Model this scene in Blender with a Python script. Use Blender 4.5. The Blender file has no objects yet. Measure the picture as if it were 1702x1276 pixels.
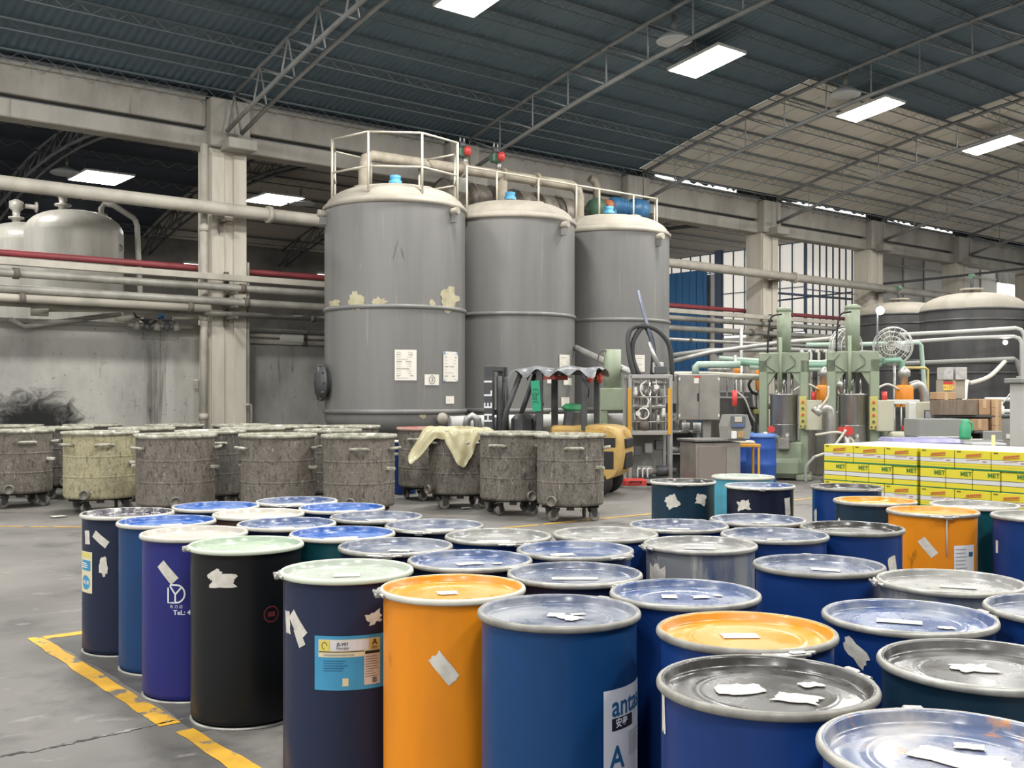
import bpy, math, random
from mathutils import Vector, Matrix, Euler
RND = random.Random(7)
sc = bpy.context.scene
C = sc.collection
V = Vector
PI = math.pi
# ---------------------------------------------------------------- camera, world, lamps, exposure
F, UC, VH, H = 1750.0, 851.0, 655.0, 1.65           # focal length in px, centre column, horizon row, eye height (m)
TH = math.radians(50.8)                              # the hall's long axis X lies 50.8 deg right of the view direction
FX, FY, RX, RY = math.cos(TH), math.sin(TH), math.sin(TH), -math.cos(TH)
cam = bpy.data.objects.new('camera', bpy.data.cameras.new('camera'))
C.objects.link(cam)
cam.location = (0, 0, H)
cam.rotation_euler = (PI / 2, 0, TH - PI / 2)
cam.data.sensor_width = 36
cam.data.lens = 36 * F / 1702
cam.data.shift_y = (VH - 638) / 1702
cam.data.clip_end = 300
sc.camera = cam
w = bpy.data.worlds.new('world'); sc.world = w; w.use_nodes = True
bg = w.node_tree.nodes['Background']
bg.inputs[0].default_value = (0.97, 0.99, 1.0, 1)
bg.inputs[1].default_value = 1.35
sc.view_settings.view_transform = 'Standard'
sc.view_settings.look = 'None'
sc.view_settings.gamma = 1
sc.view_settings.exposure = 0.24
sc.view_settings.use_curve_mapping = False
LAMP_Y, LAMP_Z = 14.7, 8.62
def area_lamp(x, y, z, e, sx=1.3, sy=0.9, col=(1, 0.985, 0.95)):
    l = bpy.data.lights.new('hall_area_light', 'AREA'); l.shape = 'RECTANGLE'; l.size = sx; l.size_y = sy
    l.energy = e; l.color = col
    o = bpy.data.objects.new('hall_area_light', l); C.objects.link(o); o.location = (x, y, z)
LE = 430
for k in range(-2, 6):                                # unseen lamps added to light the hall from above and behind the camera
    area_lamp(5.2 + 6 * k, -2.7, 8.5, LE)
for k in range(-2, 6):
    area_lamp(5.2 + 6 * k, 6.0, 9.1, LE)  # another unseen row, added under the roof crown to light the hall
for x, y in ((-0.8, 14.7), (5.2, 14.7)): area_lamp(x, y, 8.5, LE)
for x, y in ((-1, 26), (5, 26), (20, 27), (26, 27), (38, 26)): area_lamp(x, y, 8.3, 200)   # extra lamps without fixtures, added to brighten the rear hall

# ---------------------------------------------------------------- helpers
def ray(u):
    a = (u - UC) / F
    return FX + a * RX, FY + a * RY
def pd(u, v, d):                                      # the point seen at pixel (u, v) at depth d
    x, y = ray(u); return V((x * d, y * d, H + (VH - v) / F * d))
def py(u, v, Y): return pd(u, v, Y / ray(u)[1])       # ... on the plane y = Y
def pX(u, v, X): return pd(u, v, X / ray(u)[0])       # ... on the plane x = X
def pz(u, v, z=0): return pd(u, v, (H - z) * F / (v - VH))  # ... at height z

def spl(pts, n=6):                                    # smooth curve through points
    P = [V(p) for p in pts]; P = [P[0] * 2 - P[1]] + P + [P[-1] * 2 - P[-2]]; out = []
    for i in range(1, len(P) - 2):
        for k in range(n):
            t = k / n; a, b, c, d = P[i - 1], P[i], P[i + 1], P[i + 2]
            out.append(0.5 * (2 * b + (c - a) * t + (2 * a - 5 * b + 4 * c - d) * t * t + (3 * b - a - 3 * c + d) * t ** 3))
    return out + [P[-2]]
class MB:
    def __init__(s): s.v = []; s.f = []; s.sm = []; s.mi = []
    def add(s, vs, fs, smooth=False, mi=0, mtx=None):
        o = len(s.v)
        s.v += [tuple(mtx @ V(p)) for p in vs] if mtx else [tuple(p) for p in vs]
        for f in fs: s.f.append([i + o for i in f]); s.sm.append(smooth); s.mi.append(mi)
        return s
    def box(s, c, d, rz=0, mi=0, rot=None, bev=0):
        x, y, z = d[0] / 2, d[1] / 2, d[2] / 2
        m = Matrix.Translation(V(c)) @ (rot.to_matrix().to_4x4() if rot else Matrix.Rotation(rz, 4, 'Z'))
        if not bev:
            vs = [(-x, -y, -z), (x, -y, -z), (x, y, -z), (-x, y, -z), (-x, -y, z), (x, -y, z), (x, y, z), (-x, y, z)]
            return s.add(vs, [(0, 3, 2, 1), (4, 5, 6, 7), (0, 1, 5, 4), (1, 2, 6, 5), (2, 3, 7, 6), (3, 0, 4, 7)], False, mi, m)
        b = bev
        def ringp(k, zz): return [(-x + k, -y, zz), (x - k, -y, zz), (x, -y + k, zz), (x, y - k, zz), (x - k, y, zz), (-x + k, y, zz), (-x, y - k, zz), (-x, -y + k, zz)]
        def ringi(zz): return [(-x + b, -y + b, zz), (x - b, -y + b, zz), (x - b, -y + b, zz), (x - b, y - b, zz), (x - b, y - b, zz), (-x + b, y - b, zz), (-x + b, y - b, zz), (-x + b, -y + b, zz)]
        vs = ringp(b, -z + b) + ringp(b, z - b) + [(-x + b, -y + b, z), (x - b, -y + b, z), (x - b, y - b, z), (-x + b, y - b, z)] + [(-x + b, -y + b, -z), (x - b, -y + b, -z), (x - b, y - b, -z), (-x + b, y - b, -z)]
        fs = [(i, (i + 1) % 8, 8 + (i + 1) % 8, 8 + i) for i in range(8)]
        fs += [(8, 9, 17, 16), (9, 10, 17), (10, 11, 18, 17), (11, 12, 18), (12, 13, 19, 18), (13, 14, 19), (14, 15, 16, 19), (15, 8, 16), (16, 17, 18, 19)]
        fs += [(1, 0, 20, 21), (2, 1, 21), (3, 2, 21, 22), (4, 3, 22), (5, 4, 22, 23), (6, 5, 23), (7, 6, 23, 20), (0, 7, 20), (23, 22, 21, 20)]
        return s.add(vs, fs, False, mi, m)
    def cyl(s, a, b, r, r2=None, n=12, caps=True, mi=0, smooth=True):
        a, b = V(a), V(b); r2 = r if r2 is None else r2
        z = (b - a).normalized(); x = z.orthogonal().normalized(); y = z.cross(x)
        vs = []
        for p, q in ((a, r), (b, r2)):
            vs += [p + q * (math.cos(2 * PI * i / n) * x + math.sin(2 * PI * i / n) * y) for i in range(n)]
        s.add(vs, [(i, (i + 1) % n, n + (i + 1) % n, n + i) for i in range(n)], smooth, mi)
        if caps:
            o = len(s.v) - 2 * n
            s.f.append([o + i for i in range(n - 1, -1, -1)]); s.sm.append(False); s.mi.append(mi)
            s.f.append([o + n + i for i in range(n)]); s.sm.append(False); s.mi.append(mi)
        return s
    def tube(s, pts, r, n=8, caps=True, mi=0, closed=False):
        pts = [V(p) for p in pts]; m = len(pts); vs = []; x = None
        for i, p in enumerate(pts):
            if closed: t = pts[(i + 1) % m] - pts[i - 1]
            else: t = pts[min(i + 1, m - 1)] - pts[max(i - 1, 0)]
            t.normalize()
            if x is None: x = t.orthogonal().normalized()
            x = (x - t * x.dot(t)); x = x.normalized() if x.length > 1e-6 else t.orthogonal().normalized()
            y = t.cross(x); rr = r[i] if isinstance(r, (list, tuple)) else r
            vs += [p + rr * (math.cos(2 * PI * k / n) * x + math.sin(2 * PI * k / n) * y) for k in range(n)]
        fs = []
        for i in range(m if closed else m - 1):
            j = (i + 1) % m
            fs += [(i * n + k, i * n + (k + 1) % n, j * n + (k + 1) % n, j * n + k) for k in range(n)]
        s.add(vs, fs, True, mi)
        if caps and not closed:
            o = len(s.v) - m * n
            s.f.append([o + k for k in range(n - 1, -1, -1)]); s.sm.append(False); s.mi.append(mi)
            s.f.append([o + (m - 1) * n + k for k in range(n)]); s.sm.append(False); s.mi.append(mi)
        return s
    def lathe(s, prof, n=32, c=(0, 0, 0), mi=0, smooth=True, axis='Z', sx=1):
        vs = []; c = V(c)
        for r, z in prof:
            r = max(r, 1e-4)
            for i in range(n):
                t = 2 * PI * i / n
                p = (r * math.cos(t), r * math.sin(t), z)
                if axis == 'X': p = (p[2], p[0], p[1])
                elif axis == 'Y': p = (p[1], p[2], p[0])
                vs.append(c + V(p))
        fs = []
        for j in range(len(prof) - 1):
            fs += [(j * n + i, j * n + (i + 1) % n, (j + 1) * n + (i + 1) % n, (j + 1) * n + i) for i in range(n)]
        return s.add(vs, fs, smooth, mi)
    def grid(s, fn, nu, nv, smooth=True, mi=0):
        vs = [fn(i / nu, j / nv) for j in range(nv + 1) for i in range(nu + 1)]
        fs = [(j * (nu + 1) + i, j * (nu + 1) + i + 1, (j + 1) * (nu + 1) + i + 1, (j + 1) * (nu + 1) + i) for j in range(nv) for i in range(nu)]
        return s.add(vs, fs, smooth, mi)
    def poly(s, pts, h, z0=0, mi=0):                 # polygon in xy extruded up by h
        n = len(pts)
        vs = [(p[0], p[1], z0) for p in pts] + [(p[0], p[1], z0 + h) for p in pts]
        fs = [list(range(n - 1, -1, -1)), list(range(n, 2 * n))] + [(i, (i + 1) % n, n + (i + 1) % n, n + i) for i in range(n)]
        return s.add(vs, fs, False, mi)
    def xf(s, m): s.v = [tuple(m @ V(p)) for p in s.v]; return s
    def mesh(s, name, mats):
        me = bpy.data.meshes.new(name)
        me.from_pydata(s.v, [], s.f)
        for m in (mats if isinstance(mats, (list, tuple)) else [mats]): me.materials.append(m)
        me.polygons.foreach_set('use_smooth', s.sm)
        me.polygons.foreach_set('material_index', s.mi)
        me.update()
        return me
    def build(s, name, mats, parent=None, loc=(0, 0, 0), rz=0, kind=None):
        return place(s.mesh(name, mats), name, parent, loc, rz, kind)
def place(me, name, parent=None, loc=(0, 0, 0), rz=0, kind=None, rot=None):
    o = bpy.data.objects.new(name, me); C.objects.link(o)
    o.location = loc; o.rotation_euler = rot or (0, 0, rz)
    if parent: o.parent = parent
    if kind: o['kind'] = kind
    return o
def tag(o, label, cat, group=None):
    o['label'] = label; o['category'] = cat
    if group: o['group'] = group
    return o
def thing(name, label, cat, loc=(0, 0, 0), rz=0, group=None):
    o = bpy.data.objects.new(name, None); C.objects.link(o); o.empty_display_size = 0.1
    o.location = loc; o.rotation_euler = (0, 0, rz)
    return tag(o, label, cat, group)
def struct(o): o['kind'] = 'structure'; return o
def sempty(name, loc=(0, 0, 0)):
    o = bpy.data.objects.new(name, None); C.objects.link(o); o.location = loc; o['kind'] = 'structure'; return o

# ---------------------------------------------------------------- materials
MATS = {}
def mat(name, c, rough=0.5, metal=0, c2=None, scale=3.0, lo=0.4, hi=0.65, st=(1, 1, 1), fl=None, fscale=12, flo=0.62, fhi=0.66, fst=(1, 1, 1),
        bump=0, bscale=40, coat=0, spec=0.5, emit=0, alpha=1, rvar=0, det=5, trans=0):
    if name in MATS: return MATS[name]
    m = bpy.data.materials.new(name); m.use_nodes = True
    nt = m.node_tree; N = nt.nodes; L = nt.links; b = N['Principled BSDF']
    b.inputs['Base Color'].default_value = (*c, 1)
    b.inputs['Roughness'].default_value = rough
    b.inputs['Metallic'].default_value = metal
    b.inputs['Coat Weight'].default_value = coat
    b.inputs['Specular IOR Level'].default_value = spec
    b.inputs['Coat Roughness'].default_value = 0.15
    b.inputs['Transmission Weight'].default_value = trans
    if alpha < 1: b.inputs['Alpha'].default_value = alpha
    if emit:
        b.inputs['Emission Color'].default_value = (*c, 1); b.inputs['Emission Strength'].default_value = emit
    if c2 or fl or bump or rvar:
        tc = N.new('ShaderNodeTexCoord'); oi = N.new('ShaderNodeObjectInfo')
        ml = N.new('ShaderNodeMath'); ml.operation = 'MULTIPLY'; ml.inputs[1].default_value = 43.0
        L.new(oi.outputs['Random'], ml.inputs[0])
        ad = N.new('ShaderNodeVectorMath'); ad.operation = 'ADD'
        L.new(tc.outputs['Object'], ad.inputs[0]); L.new(ml.outputs[0], ad.inputs[1])
        def noise(sc_, stv, d=det):
            mp = N.new('ShaderNodeMapping'); mp.inputs['Scale'].default_value = stv
            L.new(ad.outputs[0], mp.inputs['Vector'])
            n = N.new('ShaderNodeTexNoise'); n.inputs['Scale'].default_value = sc_; n.inputs['Detail'].default_value = d
            n.inputs['Roughness'].default_value = 0.62
            L.new(mp.outputs[0], n.inputs['Vector']); return n.outputs['Fac']
        def ramp(sock, a, bb):
            r = N.new('ShaderNodeMapRange'); r.inputs['From Min'].default_value = a; r.inputs['From Max'].default_value = bb
            L.new(sock, r.inputs['Value']); return r.outputs['Result']
        def mix(fac, a, bcol):
            x = N.new('ShaderNodeMix'); x.data_type = 'RGBA'; L.new(fac, x.inputs['Factor'])
            if isinstance(a, tuple): x.inputs['A'].default_value = (*a, 1)
            else: L.new(a, x.inputs['A'])
            x.inputs['B'].default_value = (*bcol, 1); return x.outputs['Result']
        col = c
        if c2:
            n1 = noise(scale, st); col = mix(ramp(n1, lo, hi), col, c2)
            if rvar:
                rr = N.new('ShaderNodeMapRange'); rr.inputs['From Min'].default_value = lo; rr.inputs['From Max'].default_value = hi
                rr.inputs['To Min'].default_value = rough; rr.inputs['To Max'].default_value = min(1, rough + rvar)
                L.new(n1, rr.inputs['Value']); L.new(rr.outputs['Result'], b.inputs['Roughness'])
        if fl:
            for q in (fl if isinstance(fl, list) else [(fl, fscale, flo, fhi, fst)]):
                col = mix(ramp(noise(q[1], q[4]), q[2], q[3]), col, q[0])
        if not isinstance(col, tuple): L.new(col, b.inputs['Base Color'])
        if bump:
            bp = N.new('ShaderNodeBump'); bp.inputs['Strength'].default_value = bump; bp.inputs['Distance'].default_value = 0.02
            L.new(noise(bscale, (1, 1, 1), 3), bp.inputs['Height']); L.new(bp.outputs[0], b.inputs['Normal'])
    MATS[name] = m
    return m
# ---------------------------------------------------------------- lettering (font outlines turned into meshes)
_txt = {}
def text_geo(s, ital=0):
    if (s, ital) in _txt: return _txt[(s, ital)]
    bold = s in ('antas', 'A', 'LYD', 'TeL: 4', 'H', 'E', 'L', 'I', 'HELI', 'JS-997', 'MET', '安泰')
    cu = bpy.data.curves.new('t', 'FONT'); cu.body = s; cu.size = 1; cu.align_x = 'CENTER'; cu.align_y = 'CENTER'; cu.shear = ital; cu.resolution_u = 3; cu.offset = 0.018 if bold else 0.0
    o = bpy.data.objects.new('t', cu); C.objects.link(o)
    bpy.context.view_layer.update()
    me = o.evaluated_get(bpy.context.evaluated_depsgraph_get()).to_mesh()
    g = ([tuple(x.co) for x in me.vertices], [list(p.vertices) for p in me.polygons])
    bpy.data.objects.remove(o); bpy.data.curves.remove(cu)
    _txt[(s, ital)] = g
    return g
for _s in ('JS-997', 'A', '组份', 'antas', '安泰', 'LYD', 'TeL: 4', 'A组份', '3', 'H', 'E', 'L', 'I', 'MET', 'HELI', '3吨3', '昌', '风', '环氧树脂胶', 'A2区', '东 力 达'): text_geo(_s)
def text_on(mb, s, fn, size, mi=0):                   # fn maps (x, y) on the label to a 3D point
    vs, fs = text_geo(s)
    return mb.add([fn(x * size, y * size) for x, y, _ in vs], fs, False, mi)
# ================================================================= materials of the place
concrete = mat('concrete', (0.41, 0.385, 0.34), 0.85, c2=(0.25, 0.235, 0.205), scale=1.1, lo=0.42, hi=0.75, st=(1, 1, 0.5), fl=(0.14, 0.13, 0.11), fscale=2.5, flo=0.62, fhi=0.8, fst=(3, 3, 0.3), bump=0.2)
col_mat = mat('column_plaster', (0.62, 0.575, 0.485), 0.8, c2=(0.45, 0.415, 0.35), scale=1.6, lo=0.45, hi=0.8, st=(2, 2, 0.35), bump=0.1)
plaster = mat('low_wall_plaster', (0.42, 0.41, 0.375), 0.8, c2=(0.24, 0.235, 0.215), scale=0.9, lo=0.42, hi=0.72, st=(1, 1, 0.6), fl=[((0.13, 0.125, 0.115), 5.0, 0.63, 0.72, (1.4, 1, 0.22)), ((0.08, 0.08, 0.08), 14.0, 0.66, 0.7, (1, 1, 1.6))])
floor_m = mat('floor_concrete', (0.125, 0.118, 0.108), 0.5, c2=(0.205, 0.193, 0.175), scale=0.55, lo=0.35, hi=0.7, fl=[((0.05, 0.048, 0.045), 1.3, 0.54, 0.74, (1, 1, 1)), ((0.27, 0.255, 0.235), 3.1, 0.62, 0.74, (1, 2.2, 1))], bump=0.15, bscale=14, rvar=0.25)
teal = mat('teal_sheet', (0.108, 0.158, 0.195), 0.5, c2=(0.086, 0.132, 0.166), scale=0.5)
teal_l = mat('teal_purlin', (0.13, 0.16, 0.17), 0.5, metal=0.1)
teal_dark = mat('dark_sheet', (0.04, 0.055, 0.08), 0.6)
beige_p = mat('beige_roof_board', (0.80, 0.755, 0.67), 0.8, c2=(0.68, 0.63, 0.555), scale=1.3)
truss_m = mat('truss_steel', (0.31, 0.315, 0.31), 0.45, metal=0.2, c2=(0.21, 0.215, 0.215), scale=2)
steel_p = mat('painted_steel', (0.42, 0.41, 0.37), 0.5, metal=0.2, c2=(0.25, 0.24, 0.22), scale=2)
steel_d = mat('dark_steel', (0.10, 0.105, 0.11), 0.5, metal=0.3)
steel_b = mat('blue_grey_steel', (0.07, 0.10, 0.16), 0.5, metal=0.2)
lamp_m = mat('lamp_cover', (1, 0.97, 0.90), 0.4, emit=20)
lamp_r = mat('rear_lamp_cover', (1, 0.97, 0.90), 0.4, emit=12)
white_m = mat('white_enamel', (0.75, 0.74, 0.70), 0.5)
# ================================================================= floor
mb = MB(); mb.box((25, 16, -0.1), (110, 90, 0.2)); floor = struct(mb.build('floor', floor_m))
joint_m = mat('joint_filler', (0.05, 0.05, 0.048), 0.8, c2=(0.3, 0.29, 0.27), scale=9)
def strip(pts, w, name, m, parent=None, jag=0.0, z=0.003, sub=14):
    mb = MB(); P = []
    for i in range(len(pts) - 1):
        a, b = V(pts[i]), V(pts[i + 1])
        for k in range(sub + (i == len(pts) - 2)): P.append(a.lerp(b, k / sub))
    L_, R_ = [], []
    for i, p in enumerate(P):
        t = (P[min(i + 1, len(P) - 1)] - P[max(i - 1, 0)]).normalized(); n = V((-t.y, t.x, 0))
        L_.append(p + n * (w / 2 + RND.uniform(-jag, jag))); R_.append(p - n * (w / 2 + RND.uniform(-jag, jag)))
    vs = [(p.x, p.y, z) for p in L_ + R_]; n = len(P)
    mb.add(vs, [(i, n + i, n + i + 1, i + 1) for i in range(n - 1)])
    return mb.build(name, m, parent)
strip([pz(-40, 1262), pz(60, 1248), pz(150, 1228), pz(255, 1205)], 0.022, 'floor_joint', joint_m, floor, 0.012)
strip([pz(255, 1205), pz(330, 1190)], 0.012, 'floor_joint', joint_m, floor, 0.006)
strip([(3.55, 4.95, 0), (3.55, 7.46, 0)], 2.96, 'dark_floor_zone', mat('dark_floor', (0.075, 0.072, 0.068), 0.45, c2=(0.11, 0.105, 0.097), scale=1.5, fl=(0.17, 0.16, 0.15), fscale=4, flo=0.62, fhi=0.72), floor, 0.02, 0.0015)
yel = mat('floor_paint', (0.72, 0.40, 0.03), 0.6, c2=(0.55, 0.30, 0.03), scale=4, fl=(0.17, 0.16, 0.14), fscale=6, flo=0.55, fhi=0.6)
tag(strip([(2.0, 7.58, 0), (2.0, 5.15, 0)], 0.10, 'floor_marking', yel, None, 0.008), 'worn yellow floor line running beside the row of drums on the left', 'floor line')
tag(strip([(2.02, 5.02, 0), (2.02, 3.2, 0)], 0.10, 'floor_marking', yel, None, 0.01, z=0.0034), 'worn yellow floor line below the crack at the lower left', 'floor line')
tag(strip([(2.05, 7.53, 0), (9.5, 7.53, 0)], 0.10, 'floor_marking', yel, None, 0.01, z=0.0026), 'yellow floor line leading from the corner to behind the drums', 'floor line')
tag(strip([(7.9, 10.12, 0), (16, 9.9, 0)], 0.07, 'floor_marking', yel, None, 0.006), 'thin yellow floor line in front of the forklift and the mixing carts', 'floor line')
tag(strip([pz(-60, 874), pz(150, 876)], 0.06, 'floor_marking', yel, None, 0.006), 'faint yellow floor line left of the drums near the first carts', 'floor line')
# ================================================================= roof of the main hall (shallow arch across Y)
def roof_z(y): return 9.72 - 0.00916 * (y - 6) ** 2
def bot_z(y): return 8.86 - 0.00916 * (y - 6) ** 2
EAVE = 20.45
X0, XS, X1 = -12.0, 21.2, 57.2                         # teal sheets up to XS, beige boards beyond
PS = 0.95
PUR = [EAVE - PS * i for i in range(32)]             # purlin lines
mb = MB()
XM = 27.2
nr = int((XS - X0) / 0.16)
def corr(i):
    x = X0 + (XS - X0) * i / (nr * 4)
    return x, (0.0, 0.0, 0.022, 0.022)[i % 4]
ys = [21.0] + PUR + [-9.5]
vs = []; fs = []
for j, y in enumerate(ys):
    for i in range(nr * 4 + 1):
        x, dz = corr(i); vs.append((x, y, roof_z(y) + 0.1 + dz))
n = nr * 4 + 1
for j in range(len(ys) - 1):
    fs += [(j * n + i, (j + 1) * n + i, (j + 1) * n + i + 1, j * n + i + 1) for i in range(n - 1)]
mb.add(vs, fs)
n2 = int((XM - XS) / 0.16); YB = [PUR[6]] + PUR[7:] + [-9.5]; vs = []; fs = []
for y in YB:
    for i in range(n2 * 4 + 1): vs.append((XS + (XM - XS) * i / (n2 * 4), y, roof_z(y) + 0.1 + (0.0, 0.0, 0.022, 0.022)[i % 4]))
n = n2 * 4 + 1
for j in range(len(YB) - 1): fs += [(j * n + i, (j + 1) * n + i, (j + 1) * n + i + 1, j * n + i + 1) for i in range(n - 1)]
mb.add(vs, fs)
struct(mb.build('ceiling', teal))
mb = MB()
mb.grid(lambda a, b: V((XS + (X1 - XS) * a, 21.0 + (-9.5 - 21.0) * b, roof_z(21.0 + (-9.5 - 21.0) * b) + 0.16)), 1, 24, False)
back_roof = struct(mb.build('ceiling_right', steel_d))
def boards(xa, n, wd, j0, j1):
    bm = MB().box((0, 0, 0), (wd - 0.035, PS - 0.03, 0.03)).mesh('roof_board', beige_p)
    for i in range(n):
        for j in range(j0, j1):
            y0, y1 = PUR[j], PUR[j + 1]
            place(bm, 'roof_board', back_roof, (xa + wd * (i + .5), (y0 + y1) / 2, (roof_z(y0) + roof_z(y1)) / 2 + 0.11), rot=(-math.atan2(roof_z(y1) - roof_z(y0), y0 - y1), 0, 0))
boards(XS, 5, 1.2, 0, 6); boards(XM, 10, 1.2, 0, 14); boards(39.2, 8, 1.5, 0, 13)
def ordw(n):
    T = ['', 'first', 'second', 'third', 'fourth', 'fifth', 'sixth', 'seventh', 'eighth', 'ninth', 'tenth', 'eleventh', 'twelfth', 'thirteenth', 'fourteenth', 'fifteenth', 'sixteenth', 'seventeenth', 'eighteenth', 'nineteenth', 'twentieth']
    return T[n] if n <= 20 else 'twenty-' + T[n - 20]
# purlins: one lattice joist per line, running the length of the hall
for k, y in enumerate(PUR[:27]):
    t = thing('purlin', '%s thin lattice roof purlin up from the eave beam' % ordw(k + 1), 'purlin', (0, y, roof_z(y)), 0, 'lattice purlins of the main roof')
    MB().box(((X0 + X1) / 2, 0, 0.06), (X1 - X0, 0.035, 0.035)).build('top_bar', teal_l, t)
    mb = MB(); P = []; x = X0
    while x < X1: P += [(x, 0, 0.05), (x + 0.22, 0, -0.12)]; x += 0.44
    mb.tube(P, 0.006, 3); mb.build('lacing', teal_l if k % 2 else steel_p, t, kind='stuff')
    MB().box(((X0 + X1) / 2, 0, -0.125), (X1 - X0, 0.02, 0.02)).build('bottom_bar', teal_l, t)
# daylight showing through gaps at the eave
gap_m = mat('daylight_gap', (1, 0.98, 0.93), 0.5, emit=2.2)
r = random.Random(11)
for (xa, xb) in ((22.0, 25.6), (27.9, 32.6), (34.0, 38.5)):
    mb = MB(); n = 26; A = []; B = []
    for i in range(n + 1):
        x = xa + (xb - xa) * i / n; h = r.choice((0.01, 0.03, 0.06, 0.08, 0.1)); A.append((x, 20.56, 7.80)); B.append((x, 20.56, 7.80 + h))
    mb.add(A + B, [(i, i + 1, n + 2 + i, n + 1 + i) for i in range(n)])
    struct(mb.build('window_gap', gap_m))
# roof trusses across the hall
COLX = [9.2 + 6 * i for i in range(-2, 8)]
ORD = ['first', 'second', 'third', 'fourth', 'fifth', 'sixth', 'seventh', 'eighth', 'ninth', 'tenth', 'eleventh', 'twelfth']
def truss(x, label, double=False, tz=roof_z, bz=bot_z, ya=20.25, yb=-9.0, m=truss_m, step=1.15, grp='arched roof trusses', near=0.0):
    t = thing('roof_truss', label, 'truss', (x, 0, 0), 0, grp)
    n = max(4, int(abs(ya - yb) / step)); Y = [ya + (yb - ya) * i / n for i in range(n + 1)]
    MB().tube([(0, y, tz(y) - 0.10) for y in Y], 0.045, 6).build('top_chord', m, t)
    for dx in ((-0.16, 0.16) if double else (0,)):
        MB().tube([(dx, y, bz(y)) for y in Y], 0.05, 6).build('bottom_chord', m, t)
        mb = MB(); P = []
        for i in range(n):
            P += [(dx * 0.9, Y[i], bz(Y[i])), (0, Y[i], tz(Y[i]) - 0.10), (dx * 0.9, Y[i + 1], bz(Y[i + 1]))]
        mb.tube(P, 0.02, 5); mb.build('web_bars', m, t, kind='stuff')
    return t
tl = {0: 'double-chord roof truss landing on the tall pale column at the left', 1: 'roof truss landing behind the railing of the grey tanks',
      2: 'roof truss where the teal roof meets the beige boards', 3: 'roof truss landing on the column left of the barred windows',
      4: 'roof truss landing on the column behind the green presses', 5: 'roof truss landing on the column behind the dark tanks', 6: 'farthest roof truss in view at the right'}
for i, x in enumerate(COLX[2:9]): truss(x, tl[i], i == 0)
# ================================================================= column line at Y = 20.8
def column(x, front):
    t = sempty('wall_column', (x, 20.85, 0))
    MB().box((0, 0, 3.35), (0.80, 0.62, 6.7), bev=0.02).build('shaft', col_mat, t)
    MB().box((-0.24, -0.33, 3.3), (0.28, 0.06, 6.6), bev=0.01).build('flange', col_mat, t)
    MB().box((0.24, -0.33, 3.3), (0.28, 0.06, 6.6), bev=0.01).build('flange', col_mat, t)
    MB().box((0, -0.05, 7.2), (0.86, 0.8, 1.0), bev=0.03).build('head', concrete, t)
    MB().box((0.12, -0.52, 6.75), (0.62, 0.5, 0.22), bev=0.02).build('corbel', concrete, t)
    for q in (0.42,): MB().box((q, -0.05, 2.2), (0.05, 0.6, 4.4)).build('edge_angle', steel_p, t)
for i, x in enumerate(COLX[1:9]): column(x, i)
for i in range(8):
    x = COLX[1 + i] - 3.0
    t = sempty('trim_%d' % (i + 1), (x, 20.85, 0))
    MB().box((0, 0.05, 7.46), (5.14, 0.5, 0.66), bev=0.02).build('upper_beam', concrete, t)
    MB().box((0, -0.12, 7.78), (5.14, 0.3, 0.05)).build('eave_board', steel_d, t)
    MB().box((0, 0.14, 7.08), (5.2, 0.34, 0.12)).build('gap_shade_strip', steel_d, t)  # dark strip in the groove: the upper beam's shade put into colour
    MB().box((0, 0.02, 6.87), (5.2, 0.45, 0.34), bev=0.02).build('lower_beam', concrete, t)
    if i >= 1 and i != 6:
        mb = MB()
        P = []; xx = -2.6
        while xx < 2.6: P += [(xx, -0.27, 7.76), (xx + 0.22, -0.27, 7.58)]; xx += 0.44
        mb.tube(P, 0.008, 3); mb.build('lacing', steel_p, t, kind='stuff')
# low wall left of the tanks, with its soot patch and rain streaks
mb = MB()
for k in range(6): pass
lw = sempty('wall_low', (0, 21.2, 0))
for i in range(5):
    x0 = -9 + 4.6 * i
    MB().box((x0 + 2.3, 0, 1.5), (4.58, 0.22, 3.0 + 0.0), bev=0.012).build('wall_panel', plaster, lw)
MB().box((2.5, -0.02, 3.03), (23, 0.3, 0.08)).build('wall_cap', plaster, lw)
def smudge_mat(name, col, sx, sz, scale, st, thr, soft, pw=1.0):
    m = bpy.data.materials.new(name); m.use_nodes = True; nt = m.node_tree; N = nt.nodes; L = nt.links; b = N['Principled BSDF']
    b.inputs['Base Color'].default_value = (*col, 1); b.inputs['Roughness'].default_value = 0.9
    tc = N.new('ShaderNodeTexCoord'); mp = N.new('ShaderNodeMapping'); mp.inputs['Scale'].default_value = (1 / sx, 1, 1 / sz)
    L.new(tc.outputs['Object'], mp.inputs['Vector'])
    ln = N.new('ShaderNodeVectorMath'); ln.operation = 'LENGTH'; L.new(mp.outputs[0], ln.inputs[0])
    m2 = N.new('ShaderNodeMapping'); m2.inputs['Scale'].default_value = st; L.new(tc.outputs['Object'], m2.inputs['Vector'])
    nz = N.new('ShaderNodeTexNoise'); nz.inputs['Scale'].default_value = scale; nz.inputs['Detail'].default_value = 7; nz.inputs['Roughness'].default_value = 0.7; nz.inputs['Distortion'].default_value = 1.5
    L.new(m2.outputs[0], nz.inputs['Vector'])
    a = N.new('ShaderNodeMath'); a.operation = 'MULTIPLY_ADD'; L.new(ln.outputs['Value'], a.inputs[0]); a.inputs[1].default_value = -pw; L.new(nz.outputs['Fac'], a.inputs[2])
    r_ = N.new('ShaderNodeMapRange'); r_.inputs['From Min'].default_value = thr; r_.inputs['From Max'].default_value = thr + soft; L.new(a.outputs[0], r_.inputs['Value']); L.new(r_.outputs[0], b.inputs['Alpha'])
    return m
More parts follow.
